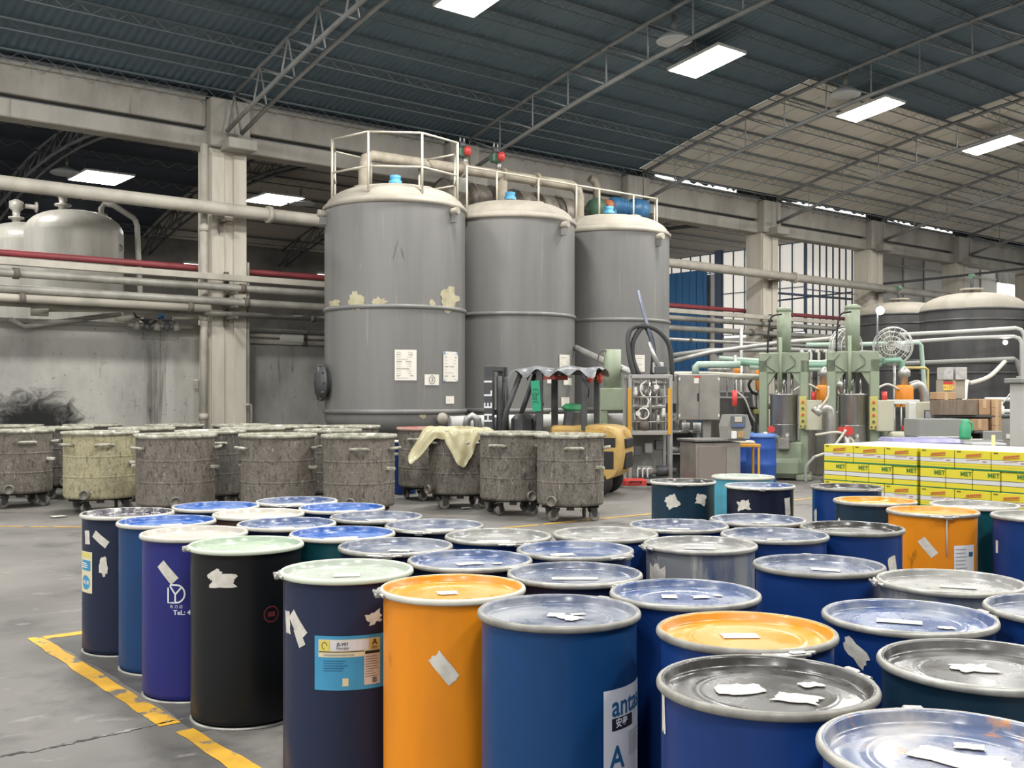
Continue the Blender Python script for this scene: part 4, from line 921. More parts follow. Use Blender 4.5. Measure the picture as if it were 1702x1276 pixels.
inkd = mat('black_ink', (0.012, 0.012, 0.014), 0.6); inkw = mat('white_print', (0.75, 0.76, 0.80), 0.5); inkn = mat('dark_blue_print', (0.015, 0.10, 0.22), 0.5); inkg = mat('grey_print', (0.33, 0.33, 0.34), 0.6); inkr = mat('dark_red_print', (0.10, 0.015, 0.018), 0.5)
t, ph = DRUM['B21']
for o_, z_ in ((0.55, 0.735), (0.75, 0.725)): body_sticker(t, ph, o_, z_, 0.055, 0.06, 0.1, 3, 0.2, yell)
def rect(f, x0, y0, x1, y1, mb=None, n=4, mi=0):
    mb = mb or MB()
    for i in range(n):
        a, b = x0 + (x1 - x0) * i / n, x0 + (x1 - x0) * (i + 1) / n
        mb.add([f(a, y0), f(b, y0), f(b, y1), f(a, y1)], [(0, 1, 2, 3)], False, mi)
    return mb
def lines(f, x0, y0, x1, y1, n, th, seed, m, parent):
    r = random.Random(seed); mb = MB()
    for k in range(n):
        y = y0 + (y1 - y0) * k / max(1, n - 1); e = x0 + (x1 - x0) * r.uniform(0.55, 1)
        rect(f, x0, y - th, e, y + th, mb, 3)
    return mb.build('print_lines', m, parent, kind='stuff')
# product label on the slate-navy drum
t, ph = DRUM['A5']; off = 0.04; zc = 0.535; R1 = DR + .0028
lb = cpatch(R1, ph + off, zc, 0.30, 0.225, 14).build('product_label', lblue, t)
f1, f2, f3 = (cfn(R1 + e, ph + off, zc) for e in (.0008, .0016, .0024))
rect(f1, -.132, .025, .132, .098, n=8).build('cream_panel', lcream, lb)
rect(f1, .06, -.095, .132, .03, n=4).build('paper_panel', lpink, lb)
rect(f2, -.128, .05, -.085, .095, n=3).build('yellow_square', lyel, lb)
rect(f2, -.08, .052, .08, .094, n=6).build('lighter_panel', lwhite, lb)
rect(f2, .085, .05, .130, .095, n=3).build('gold_panel', lgold, lb)
rect(f2, -.03, -.095, -.005, -.062, n=2).build('small_mark', lcream, lb)
text_on(MB(), 'JS-997', lambda x, y: f3(x - .03, y + .078), 0.019).build('model_text', inkd, lb)
text_on(MB(), 'A', lambda x, y: f3(x + .107, y + .080), 0.034).build('letter', inkd, lb)
text_on(MB(), '组份', lambda x, y: f3(x + .107, y + .058), 0.012).build('letter', inkd, lb)
text_on(MB(), '环氧树脂胶', lambda x, y: f3(x - .03, y + .061), 0.011).build('text_line', inkd, lb)
mb = MB()
vs = [f3(-.106 + q * math.cos(2 * PI * i / 16) * .8, .073 + q * math.sin(2 * PI * i / 16)) for q in (.016, .012) for i in range(16)]
mb.add(vs, [(i, i + 1, 17 + i, 16 + i) for i in range(12)]); mb.build('round_mark', mat('brown_ink', (0.2, 0.12, 0.03), 0.6), lb)
rect(f3, -.13, .046, .06, .049, n=6).build('rule', inkd, lb); rect(f3, .064, .034, .13, .046, n=3).build('heading_bar', inkd, lb)
lines(f3, -.11, .01, .03, -.03, 5, .0012, 4, inkn, lb); lines(f3, .066, .022, .125, -.06, 9, .001, 5, ink, lb); lines(f3, -.11, .036, .03, .032, 2, .001, 6, inkg, lb)
rect(f3, .096, -.088, .116, -.066, n=2).build('stamp', ink, lb)
# label on the blue drum
t, ph = DRUM['A7']; off = 1.05; zc = 0.475
lb = cpatch(R1, ph + off, zc, 0.27, 0.36, 14).build('product_label', lwhite, t)
f1, f2, f3 = (cfn(R1 + e, ph + off, zc) for e in (.0008, .0016, .0024))
text_on(MB(), 'antas', lambda x, y: f2(x * 0.95 - .005, y + .12), 0.098).build('brand_text', inkn, lb)
rect(f1, -.10, .04, .02, .082, n=5).build('name_bar', inkd, lb)
mb = MB(); mb.add([f1(.02, .04), f1(.12, .04), f1(.12, .082), f1(.045, .082)], [(0, 1, 2, 3)]); mb.build('blue_bar', inkn, lb)
text_on(MB(), '安泰', lambda x, y: f2(x - .05, y + .062), 0.034).build('name_text', inkw, lb)
text_on(MB(), 'A', lambda x, y: f2(x - .075, y - .055), 0.11).build('letter', inkn, lb)
lines(f2, -.01, .02, .12, -.06, 12, .0012, 8, inkg, lb)
rect(f2, .0, -.135, .05, -.125, n=2).build('stamp', inkg, lb); rect(f2, .0, -.155, .04, -.145, n=2).build('stamp', inkg, lb)
# strip label on the hindmost navy drum
t, ph = DRUM['A1']; off = -1.12; zc = 0.525
lb = cpatch(R1, ph + off, zc, 0.15, 0.26, 8).build('product_label', lcream, t)
f1, f2, f3 = (cfn(R1 + e, ph + off, zc) for e in (.0008, .0016, .0024))
rect(f1, -.05, .01, .06, .075, n=4).build('blue_panel', lblue, lb); rect(f1, -.06, .095, .06, .12, n=4).build('yellow_band', lyel, lb)
mb = MB(); mb.add([f1(.005, -.065)] + [f1(.005 + .05 * math.cos(2 * PI * i / 24), -.065 + .045 * math.sin(2 * PI * i / 24)) for i in range(24)], [(0, 1 + i, 1 + (i + 1) % 24) for i in range(24)]); mb.build('blue_disc', lblue, lb)
text_on(MB(), 'A组份', lambda x, y: f2(x + .005, y - .065), 0.032).build('text', inkw, lb)
lines(f2, -.045, .055, .055, .03, 3, .003, 3, inkw, lb)
# logo print on the violet drum
t, ph = DRUM['A3']; off = -0.34; R2 = DR + .002
f1 = cfn(R2, ph + off, 0.585)
def stroke(P, w_): 
    mb = MB(); q = [V((x, y)) for x, y in P]; vs = []; n = len(q)
    for i in range(n):
        tt = (q[min(i + 1, n - 1)] - q[max(i - 1, 0)]).normalized(); nn = V((-tt.y, tt.x)) * w_ / 2
        vs += [f1(*(q[i] + nn)), f1(*(q[i] - nn))]
    mb.add(vs, [(2 * i, 2 * i + 1, 2 * i + 3, 2 * i + 2) for i in range(n - 1)]); return mb
lg = stroke([(-.045, .035), (-.045, -.045), (-.012, -.045)], 0.009).build('logo_mark', inkw, t)
arc = [(-.0 + .045 * math.sin(a), .003 + .047 * math.cos(a)) for a in [PI * k / 14 for k in range(15)]]
stroke([(-.035, .05), (.0, .05)] + arc + [(-.01, -.044)], 0.009).build('logo_arc', inkw, lg)
stroke([(-.035, .045), (-.005, .0), (-.005, -.042)], 0.009).build('logo_stem', inkw, lg); stroke([(.03, .04), (-.003, .002)], 0.009).build('logo_arm', inkw, lg)
text_on(MB(), '东 力 达', lambda x, y: f1(x, y - .066), 0.02).build('logo_text', inkw, lg)
text_on(MB(), 'TeL: 4', lambda x, y: f1(x + .03, y - .098), 0.036).build('telephone_text', inkw, lg)
# prints on the black drum
t, ph = DRUM['A4']
f1 = cfn(R2, ph + 1.02, 0.55); wp = rect(f1, -.03, .05, .03, .085, n=3).build('white_print_block', inkg, t)
rect(f1, -.03, .005, .03, .045, n=3).build('print_block', inkg, wp)
f1 = cfn(R2 + .001, ph + 1.02, 0.55)
mb = MB(); mb.add([f1(.005 + .016 * math.cos(2 * PI * i / 16), .068 + .014 * math.sin(2 * PI * i / 16)) for i in range(16)], [list(range(16))]); mb.build('dot', inkd, wp)
text_on(MB(), '昌', lambda x, y: f1(x - .01, y - .02), 0.034).build('print_text', inkg, wp); text_on(MB(), '风', lambda x, y: f1(x - .01, y - .062), 0.034).build('print_text', inkg, wp)
f1 = cfn(R2, ph + 0.45, 0.56); mb = MB()
vs = [f1(q * math.cos(2 * PI * i / 24), q * math.sin(2 * PI * i / 24)) for q in (.042, .034) for i in range(24)]
mb.add(vs, [(i, (i + 1) % 24, 24 + (i + 1) % 24, 24 + i) for i in range(24)]); rm = mb.build('faded_red_ring', inkr, t); rect(f1, -.02, -.012, .02, .012, n=2).build('faded_red_mark', inkr, rm)
# paper label on the whole orange drum and its string
t, ph = DRUM['B28']; zc = 0.60; f1 = cfn(R1 + .001, ph + 0.78, zc)
lb = cpatch(R1, ph + 0.78, zc, 0.17, 0.17, 8).build('product_label', lwhite, t); lines(f1, -.075, .06, .05, -.06, 6, .003, 4, inkg, lb); rect(f1, .03, .01, .07, .04, n=2).build('dark_mark', inkn, lb)
MB().tube([(0.0, 0.0, 0), (0, 0, 0)] if False else [V(cfn(DR + .02, ph + .3, 0.86)(0, 0)), V(cfn(DR + .006, ph + .3, 0.8)(0, 0)), V(cfn(DR + .006, ph + .32, 0.62)(0, 0))], 0.005, 6).build('string', lwhite, t)
# blue drum standing among the carts in the back
p = pd(664, VH, 17.4)
make_drum('X1', V((p.x, p.y)), 'royal', 'white', 'zinc', None, 'blue drum half hidden between the mixing carts')
# ================================================================= steel mixing carts on casters
def grime(name, a, b, fl1, fl2): return mat(name, a, 0.75, c2=b, scale=4.5, lo=0.36, hi=0.66, st=(1.3, 1.3, 0.7), fl=[(fl1, 14.0, 0.53, 0.66, (1.4, 1.4, 0.6)), (fl2, 15.0, 0.62, 0.70, (1.5, 1.5, 0.6)), (fl1, 42.0, 0.56, 0.64, (1, 1, 0.6)), (fl2, 48.0, 0.64, 0.70, (1, 1, 0.6))], bump=0.5, bscale=24)
CART = {'grey': grime('cart_grime_grey', (0.122, 0.108, 0.09), (0.185, 0.165, 0.138), (0.06, 0.053, 0.045), (0.33, 0.31, 0.27)),
        'brown': grime('cart_grime_brown', (0.138, 0.118, 0.098), (0.195, 0.172, 0.145), (0.07, 0.06, 0.05), (0.31, 0.29, 0.25)),
        'yellow': grime('cart_grime_yellow', (0.42, 0.38, 0.23), (0.34, 0.31, 0.20), (0.20, 0.18, 0.11), (0.50, 0.47, 0.35)),
        'dark': grime('cart_grime_dark', (0.08, 0.072, 0.063), (0.13, 0.115, 0.10), (0.04, 0.037, 0.033), (0.28, 0.265, 0.235))}
valve_m = mat('cart_valve', (0.22, 0.205, 0.175), 0.6, metal=0.3, c2=(0.12, 0.11, 0.095), scale=12)
rim_m = mat('cart_rim_crust', (0.42, 0.40, 0.33), 0.8, c2=(0.20, 0.20, 0.15), scale=7, lo=0.4, hi=0.62, fl=(0.62, 0.60, 0.54), fscale=5, flo=0.58, fhi=0.66, bump=0.6, bscale=20)
rim_r = mat('cart_rim_red', (0.40, 0.10, 0.09), 0.7, c2=(0.35, 0.3, 0.25), scale=4)
crust = mat('cart_contents', (0.30, 0.29, 0.25), 0.8, c2=(0.45, 0.43, 0.38), scale=6)
wheel_m = mat('caster_wheel', (0.10, 0.095, 0.09), 0.7, c2=(0.28, 0.26, 0.23), scale=12); fork_m = mat('caster_fork', (0.035, 0.033, 0.03), 0.7)
def cart_meshes(rad):
    h0, h1 = 0.21, 1.10
    me = {}
    me['body'] = MB().lathe([(0, h0), (rad * .97, h0), (rad, h0 + .03), (rad, h0 + .04), (rad, .495), (rad, .5), (rad + .005, .506), (rad + .005, .52), (rad, .526), (rad, .53), (rad, .775), (rad, .78), (rad + .005, .786), (rad + .005, .80), (rad, .806), (rad, .81), (rad, h1 - .01), (rad, h1), (rad - .02, h1), (rad - .02, h1 - .16)], 40).mesh('vessel', CART['grey'])
    me['rim'] = MB().lathe([(rad - .03, h1 - .01), (rad - .03, h1 + .025), (rad + .03, h1 + .03), (rad + .035, h1 - .005), (rad, h1 - .02)], 40).mesh('rim', rim_m)
    me['fill'] = MB().lathe([(rad - .02, h1 - .10), (rad * .5, h1 - .07), (0, h1 - .09)], 24).mesh('contents', crust)
    me['handle'] = MB().tube([(rad - .01, -.11, .95), (rad + .05, -.11, .955), (rad + .07, -.09, .96), (rad + .07, .09, .96), (rad + .05, .11, .955), (rad - .01, .11, .95)], 0.02, 8).mesh('handle', rim_m)
    me['lug'] = MB().box((rad + .05, 0, .70), (.12, .06, .045), bev=.01).mesh('side_lug', rim_m)
    me['valve'] = MB().lathe([(0.045, 0), (0.045, 0.13), (0.07, 0.13), (0.07, 0.18), (0.05, 0.18), (0.05, 0.16), (0, 0.16)], 16, (rad - .05, 0, .285), axis='X').mesh('drain_valve', valve_m)
    me['frame'] = MB().box((0, 0, 0.185), (rad * 1.7, 0.10, 0.06)).mesh('base_bar', fork_m)
    me['frame2'] = MB().box((0, 0, 0.185), (0.10, rad * 1.7, 0.055)).mesh('base_bar', fork_m)
    me['fork'] = MB().add([(-.05, -.045, .16), (.05, -.045, .16), (.05, .045, .16), (-.05, .045, .16), (-.05, -.045, .175), (.05, -.045, .175), (.05, .045, .175), (-.05, .045, .175),
                           (.0, -.045, .06), (.05, -.045, .06), (.0, .045, .06), (.05, .045, .06)], [(0, 3, 2, 1), (4, 5, 6, 7), (0, 1, 5, 4), (1, 2, 6, 5), (2, 3, 7, 6), (3, 0, 4, 7), (0, 8, 9, 1), (3, 2, 11, 10)]).mesh('caster', fork_m)
    me['wheel'] = MB().lathe([(0.02, -.024), (.06, -.024), (.075, -.018), (.075, .018), (.06, .024), (.02, .024)], 18, (.03, 0, .075), axis='Y').mesh('wheel', wheel_m)
    return me
_cm = {}
def cart(u, d, rad, kind, label, rot=0.0, red=False, valve=-0.2, handles=(0.0, 1.25, -1.3), fill=True, tilt=None):
    key = round(rad, 2)
    if key not in _cm: _cm[key] = cart_meshes(key)
    me = _cm[key]
    p = pd(u, VH, d); ph = facing(p)
    t = thing('mixing_cart', label, 'cart', (p.x, p.y, 0), ph + rot, 'steel mixing carts on casters')
    mk(me['body'], 'vessel', t, CART[kind]); rm = mk(me['rim'], 'rim', t, rim_r if red else rim_m)
    if fill: place(me['fill'], 'contents', t)
    for a in handles: place(me['handle'], 'handle', t, rz=a)
    for a in (0.9, -2.2): place(me['lug'], 'side_lug', t, rz=a)
    place(me['valve'], 'drain_valve', t, rz=valve)
    place(me['frame'], 'base_bar', t); place(me['frame2'], 'base_bar', t)
    for k in range(4):
        a = PI / 4 + k * PI / 2 + 0.2
        c = place(me['fork'], 'caster', t, (rad * .78 * math.cos(a), rad * .78 * math.sin(a), 0), RND.uniform(0, 6.28))
        place(me['wheel'], 'wheel', c)
    return t
gone = 0.2
# front row
cart(30, 15.6, 0.47, 'brown', 'brown-grey mixing cart cut by the left edge', 0.1, valve=-0.3, handles=(0.15, 1.3, -1.3))
cart(167, 14.85, 0.49, 'yellow', 'cream-yellow mixing cart in the front row', 0.0, valve=-0.35, handles=(0.1, -1.0, 1.5))
cart(292, 13.9, 0.50, 'brown', 'brown mixing cart right of the cream-yellow one', 0.2, handles=(1.25, -1.3))
cart(462, 13.9, 0.48, 'brown', 'brown mixing cart in front of the pale column', 0.1, handles=(1.2, -1.25))
cart(597, 13.7, 0.46, 'brown', 'brown mixing cart below the front grey tank', 0.0, handles=(0.0, 1.2))
# second and third rows, seen in the gaps
cart(100, 16.9, 0.47, 'dark', 'dark mixing cart behind and left of the cream-yellow one', 0.3)
cart(350, 15.3, 0.47, 'dark', 'dark mixing cart in the gap left of the pale column', 0.2)
cart(236, 16.6, 0.47, 'grey', 'grey mixing cart behind the gap right of the cream-yellow one', 0.1)
cart(420, 16.6, 0.47, 'yellow', 'greenish cream mixing cart peeking out behind the one at the pale column', 0.1)
cart(545, 15.7, 0.47, 'dark', 'dark mixing cart behind the two carts below the front grey tank', 0.5)
cart(20, 18.0, 0.47, 'grey', 'mixing cart in the rear row under the soot patch', 0.1)
cart(155, 18.4, 0.47, 'grey', 'mixing cart in the rear row behind the cream-yellow one', 0.4)
cart(290, 18.3, 0.47, 'grey', 'mixing cart in the rear row left of the downpipe', 0.2)
cart(400, 18.4, 0.47, 'grey', 'mixing cart in the rear row at the foot of the pale column', 0.2)
cart(484, 17.7, 0.47, 'grey', 'mixing cart in the rear row near the manhole of the front tank', 0.3)
cart(582, 17.6, 0.47, 'grey', 'mixing cart in the rear row right under the front grey tank', 0.0)
# group in front of the forklift
cart(711, 16.6, 0.46, 'grey', 'grey mixing cart with a red rim', 0.3, red=True, handles=(-0.7, 1.2), valve=0.5)
bc = cart(765, 15.45, 0.46, 'grey', 'mixing cart half covered by a yellow plastic bag', 0.0, valve=-0.95, handles=(0.3, -1.0))
cart(853, 14.6, 0.46, 'grey', 'grey mixing cart in front of the forklift mast', 0.0, valve=0.45, handles=(-0.45, 0.95, 2.6))
cart(948, 13.9, 0.44, 'grey', 'grey mixing cart nearest the yellow line before the forklift', 0.0, valve=-0.45, handles=(0.1, 1.5, 2.9))
# plastic bag draped over a cart
bag_m = mat('yellow_plastic', (0.50, 0.45, 0.27), 0.35, c2=(0.40, 0.36, 0.21), scale=5, coat=0.2)
p = pd(765, VH, 15.45); ph = facing(p)
t = tag(bpy.data.objects.new('plastic_bag', None), '', '') if False else None
rad = 0.46
def bagf(a, b):
    # a around the near side, b from the middle of the top to the hem
    an = ph - 1.9 + 3.1 * a
    hem = 0.13 + 0.02 * math.sin(a * 23) + 0.34 * math.exp(-((a - 0.63) / 0.11) ** 2) + 0.34 * math.exp(-((a - 0.24) / 0.08) ** 2)
    s = b * (rad + hem)
    wr = 0.018 * math.sin(a * 31 + b * 4) + 0.013 * math.sin(a * 61 + b * 9) + 0.008 * math.sin(a * 17 - b * 21)
    if s < rad + .04: r_, z_ = s + 0.004, 1.150 + wr * .6 + 0.02 * math.sin(3 * an)
    else: r_, z_ = rad + .055 + wr + (s - rad) * (0.20 + 0.5 * math.exp(-((a - 0.2) / 0.1) ** 2)), 1.150 - (s - rad - .04) * 1.15 - abs(wr)
    return V((r_ * math.cos(an), r_ * math.sin(an), z_))
mb = MB().grid(bagf, 90, 24)
tag(mb.build('plastic_bag', bag_m, None, (p.x, p.y, 0)), 'crumpled yellow plastic bag draped over a mixing cart', 'bag')
# scraps of paper on the floor
for i, (u, v, s_) in enumerate(((775, 846, .10), (40, 822, .12), (95, 860, .14), (55, 820, .1), (215, 833, .09))):
    q = pz(u, v); mb = MB(); P = rag(s_ * 1.6, s_, 9, 0.35, i + 20)
    mb.add([(x, y, 0.006 + 0.02 * abs(math.sin(x * 60 + y * 31))) for x, y in P], [list(range(9))])
    tag(mb.build('floor_scrap', stick_m, None, (q.x, q.y, 0)), ('pale scrap on the floor before the cart with the plastic bag', 'pale scrap on the floor by the cart at the left edge', 'pale paper scrap on the floor left of the cream-yellow cart', 'small scrap beside the wheel of the cart at the left edge', 'white scrap at the wheel of the cream-yellow cart')[i], 'scrap')
# ================================================================= forklift
fy = mat('forklift_yellow', (0.50, 0.33, 0.10), 0.5, c2=(0.40, 0.26, 0.09), scale=4, fl=(0.16, 0.12, 0.06), fscale=8, flo=0.64, fhi=0.72)
fd = mat('forklift_dark', (0.045, 0.047, 0.05), 0.5, c2=(0.07, 0.07, 0.07), scale=5); rub = mat('black_rubber', (0.015, 0.015, 0.016), 0.6)
sg = mat('seat_green', (0.03, 0.22, 0.09), 0.6); gp = mat('green_plate', (0.02, 0.30, 0.16), 0.5); rl_ = mat('red_lens', (0.50, 0.07, 0.05), 0.3)
p = pd(931, VH, 17.5)
FK = thing('forklift', 'yellow forklift with a tarp-covered overhead guard behind the mixing carts', 'forklift', (p.x, p.y, 0), math.atan2(-RY, -RX) - 0.30)
# local frame: +x forward (to the left in view), +y away from the camera side? (left side of the truck), z up
def fb(name, c, d, m, rot=None, bev=0.02, parent=None): return MB().box(c, d, rot=rot, bev=bev).build(name, m, parent or FK)
fb('chassis', (0.1, 0, 0.62), (1.5, 0.95, 0.5), fy, bev=0.05)
fb('floor_plate', (0.45, 0, 0.88), (0.7, 0.95, 0.06), fd)
fb('hood', (-0.28, 0, 0.97), (0.75, 0.8, 0.34), fy, bev=0.06)
cw = MB()
prof = [(-.55, .30), (-.95, .30), (-1.06, .36), (-1.12, .48), (-1.155, .70), (-1.14, .92), (-1.09, 1.05), (-1.0, 1.12), (-.85, 1.15), (-.55, 1.16)]
ysec = [(-.52, .92), (-.50, .97), (-.44, 1.0), (0, 1.0), (.44, 1.0), (.50, .97), (.52, .92)]
npf = len(prof)
cw.add([(-.55 + (x + .55) * k, y, .30 + (z - .30) * (k if z > .3 else 1)) for y, k in ysec for x, z in prof], [(j * npf + i, (j + 1) * npf + i, (j + 1) * npf + (i + 1) % npf, j * npf + (i + 1) % npf) for j in range(6) for i in range(npf)], True)
cw.add([(-.55 + (x + .55) * .92, y, .30 + (z - .30) * (.92 if z > .3 else 1)) for y in (-.52, .52) for x, z in prof], [list(range(npf)), list(range(2 * npf - 1, npf - 1, -1))])
cwo = cw.build('counterweight', fy, FK)
for s_ in (-1, 1):
    fb('side_slot', (-.86, s_ * .521, .88), (.36, .012, .15), rub, bev=0.004, parent=cwo); fb('side_slot', (-.86, s_ * .521, .60), (.30, .012, .28), rub, bev=0.004, parent=cwo)
fb('rear_slot', (-1.155, 0, .86), (.05, .6, .15), rub, bev=0.01, parent=cwo); fb('rear_slot', (-1.14, 0, .58), (.06, .56, .26), rub, bev=0.01, parent=cwo)
fl = text_on(MB(), 'HELI', lambda x, y: V((-1.128 - (1.02 + y - 1.0) * -.22, x * -1, 1.02 + y)), 0.2).build('brand_text', mat('faded_orange', (0.62, 0.36, 0.08), 0.5), cwo)
text_on(MB(), 'HELI', lambda x, y: V((-.78 - x, .5225, 1.05 + y)) , 0.16).build('brand_text', MATS['faded_orange'], cwo)
for s_ in (-1, 1):
    w_ = MB().lathe([(0.1, -.1), (.2, -.1), (.30, -.08), (.32, -.04), (.32, .04), (.30, .08), (.2, .1), (.1, .1)], 26, (0.78, s_ * .52, .32), axis='Y').build('front_wheel', rub, FK)
    MB().lathe([(0, -.09), (.17, -.09), (.19, 0), (.17, .09), (0, .09)], 18, (0.78, s_ * .52, .32), axis='Y').build('hub', fy, w_)
    w_ = MB().lathe([(0.1, -.08), (.18, -.08), (.25, -.06), (.26, 0), (.25, .06), (.18, .08), (.1, .08)], 24, (-.72, s_ * .44, .26), axis='Y').build('rear_wheel', rub, FK)
    MB().lathe([(0, -.07), (.13, -.07), (.15, 0), (.13, .07), (0, .07)], 16, (-.72, s_ * .44, .26), axis='Y').build('hub', fd, w_)
# mast
for s_ in (-1, 1):
    fb('mast_rail', (1.12, s_ * .36, 1.10), (.16, .09, 2.05), fd, bev=.01); fb('inner_rail', (1.12, s_ * .27, 1.15), (.11, .06, 1.95), fd, bev=.01)
    MB().cyl((1.0, s_ * .2, .3), (1.0, s_ * .2, 1.95), .045, n=12).build('lift_cylinder', fd, FK)
    MB().tube([(1.0, s_ * .1, .4), (1.0, s_ * .12, 1.2), (1.02, s_ * .1, 1.85)], .02, 6).build('chain', rub, FK)
    MB().cyl((.85, s_ * .3, .55), (1.08, s_ * .3, 1.1), .04, n=10).build('tilt_cylinder', fd, FK)
    fb('fork', (1.75, s_ * .25, .06), (1.05, .11, .04), fd, bev=.008); fb('fork_shank', (1.25, s_ * .25, .32), (.05, .11, .52), fd, bev=.008)
for z in (.25, 1.35, 2.08): fb('mast_crossbar', (1.12, 0, z), (.1, .8, .09), fd, bev=.01)
fb('carriage', (1.22, 0, .38), (.05, .9, .12), fd, bev=.01); fb('carriage', (1.22, 0, .62), (.05, .9, .1), fd, bev=.01)
for i in range(4): MB().cyl((1.26, -.4 + .27 * i, .3), (1.26, -.4 + .27 * i, 1.25), .02, n=6).build('load_guard', fd, FK)
for k, ch in enumerate('HELI'):
    s_ = 1
    text_on(MB(), ch, lambda x, y: V((1.12 + y, .408, 1.26 + .2 * k + x * 1.1)), 0.19).build('brand_letter', inkw, FK)
# guard
gr = thing('x', '', '') if False else FK
for s_ in (-1, 1):
    MB().tube([(.88, s_ * .46, .88), (.80, s_ * .46, 1.35), (.55, s_ * .44, 2.0)], .045, 8).build('front_pillar', fd, FK)
    fb('rear_pillar', (-.52, s_ * .46, 1.55), (.09, .07, .95), fd, bev=.01)
    fb('middle_pillar', (.22, s_ * .475, 1.52), (.11, .06, 1.1), fd, bev=.01)
    fb('roof_rail', (-.0, s_ * .44, 2.02), (1.2, .07, .08), fd, bev=.01)
    MB().lathe([(.0, 0), (.1, 0), (.1, .05), (0, .05)], 12, (-.62, s_ * .36, 1.93), axis='X').build('tail_lamp', rl_, FK)
    fb('lamp_box', (-.60, s_ * .36, 1.93), (.08, .24, .09), rl_, bev=.01)
    fb('lamp_box', (.1, s_ * .44, 1.93), (.24, .06, .08), rl_, bev=.01)
for i in range(5): fb('roof_bar', (-.5 + .25 * i, 0, 2.04), (.05, .86, .05), fd, bev=.008)
tarp_m = mat('grey_tarp', (0.24, 0.25, 0.26), 0.4, c2=(0.08, 0.085, 0.09), scale=6)
def tarpf(a, b):
    x = -.72 + 1.45 * a; y = -.56 + 1.12 * b
    e = max(0, abs(b - .5) * 2 - .82) / .18; e2 = max(0, abs(a - .5) * 2 - .88) / .12
    z = 2.095 + .018 * math.sin(a * 17 + b * 3) - (e * .09 + e2 * .05) * (1 + .6 * math.sin(a * 26) + .3 * math.sin(b * 15))
    return V((x, y, z))
MB().grid(tarpf, 40, 20).build('tarp_cover', tarp_m, FK)
st = fb('seat', (-.02, 0, 1.02), (.5, .5, .12), fd, bev=.04)
bk = MB(); bk.box((-.22, 0, 1.20), (.22, .58, .46), rot=Euler((0, -.15, 0)), bev=.06); bk.build('seat_back', fd, FK)
MB().box((-.22, 0, 1.42), (.26, .60, .14), rot=Euler((0, -.15, 0)), bev=.06).build('seat_top', sg, FK)
MB().cyl((.52, 0, .9), (.38, 0, 1.42), .03, n=8).build('steering_column', fd, FK)
MB().tube([(.36 + .05 * math.cos(a) * 1.0, .17 * math.sin(a), 1.44 + .16 * math.cos(a) * -.4) for a in [2 * PI * k / 16 for k in range(16)]], .015, 6, closed=True).build('steering_wheel', rub, FK)
MB().box((.62, 0, 1.12), (.3, .7, .4), bev=.08).build('cowl', fd, FK)
gpl = fb('green_plate', (.27, .515, 1.62), (.15, .012, .5), gp, rot=Euler((0, .06, 0)), bev=.003)
text_on(MB(), '3吨3', lambda x, y: V((.27 + y, .524, 1.62 + x)), 0.13).build('plate_text', mat('dark_green_ink', (0.01, 0.10, 0.05), 0.6), gpl)
MB().tube([(-.5, .5, 1.9), (-.62, .55, 1.75), (-.6, .52, 1.6)], .012, 6).build('cable', rub, FK)
# ================================================================= process machines in the middle distance
pgreen = mat('press_green', (0.285, 0.33, 0.235), 0.5, c2=(0.235, 0.275, 0.195), scale=2, fl=(0.15, 0.16, 0.13), fscale=5, flo=0.68, fhi=0.78)
stain = mat('stainless', (0.46, 0.45, 0.42), 0.32, metal=0.75, c2=(0.34, 0.33, 0.31), scale=5, st=(4, 4, 0.3))
stain_d = mat('stainless_dull', (0.36, 0.34, 0.31), 0.45, metal=0.5, c2=(0.28, 0.265, 0.24), scale=3)
chrome = mat('chrome', (0.65, 0.65, 0.64), 0.15, metal=0.95)
yelp = mat('control_yellow', (0.50, 0.46, 0.14), 0.5); ivory = mat('ivory_box', (0.50, 0.48, 0.37), 0.5)
orange_m = mat('orange_motor', (0.72, 0.24, 0.02), 0.45); oran_d = mat('orange_strip', (0.62, 0.32, 0.04), 0.5)
redk = mat('red_knob', (0.60, 0.06, 0.05), 0.4); hosew = mat('pale_hose', (0.58, 0.56, 0.47), 0.5); hoseg = mat('grey_hose', (0.27, 0.27, 0.25), 0.5); greenp = mat('green_pipe', (0.20, 0.36, 0.27), 0.5); mintp = mat('mint_pipe', (0.40, 0.52, 0.44), 0.5)
alu = mat('aluminium', (0.50, 0.49, 0.47), 0.4, metal=0.6); screen_m = mat('dark_screen', (0.03, 0.035, 0.04), 0.2)
# frame shared by the machines: local x = to the right in view, local y = towards the camera, so rz turns X to the view's right
VR = math.atan2(RY, RX)
def mthing(name, label, cat, u, d, rot=0.0, grp=None, z=0):
    p = pd(u, VH, d); return thing(name, label, cat, (p.x, p.y, z), VR + rot + 0.0, grp)
def kb(t, name, c, d, m, bev=0.008, rot=None): return MB().box(c, d, bev=bev, rot=rot).build(name, m, t)   # y axis points AWAY from the camera
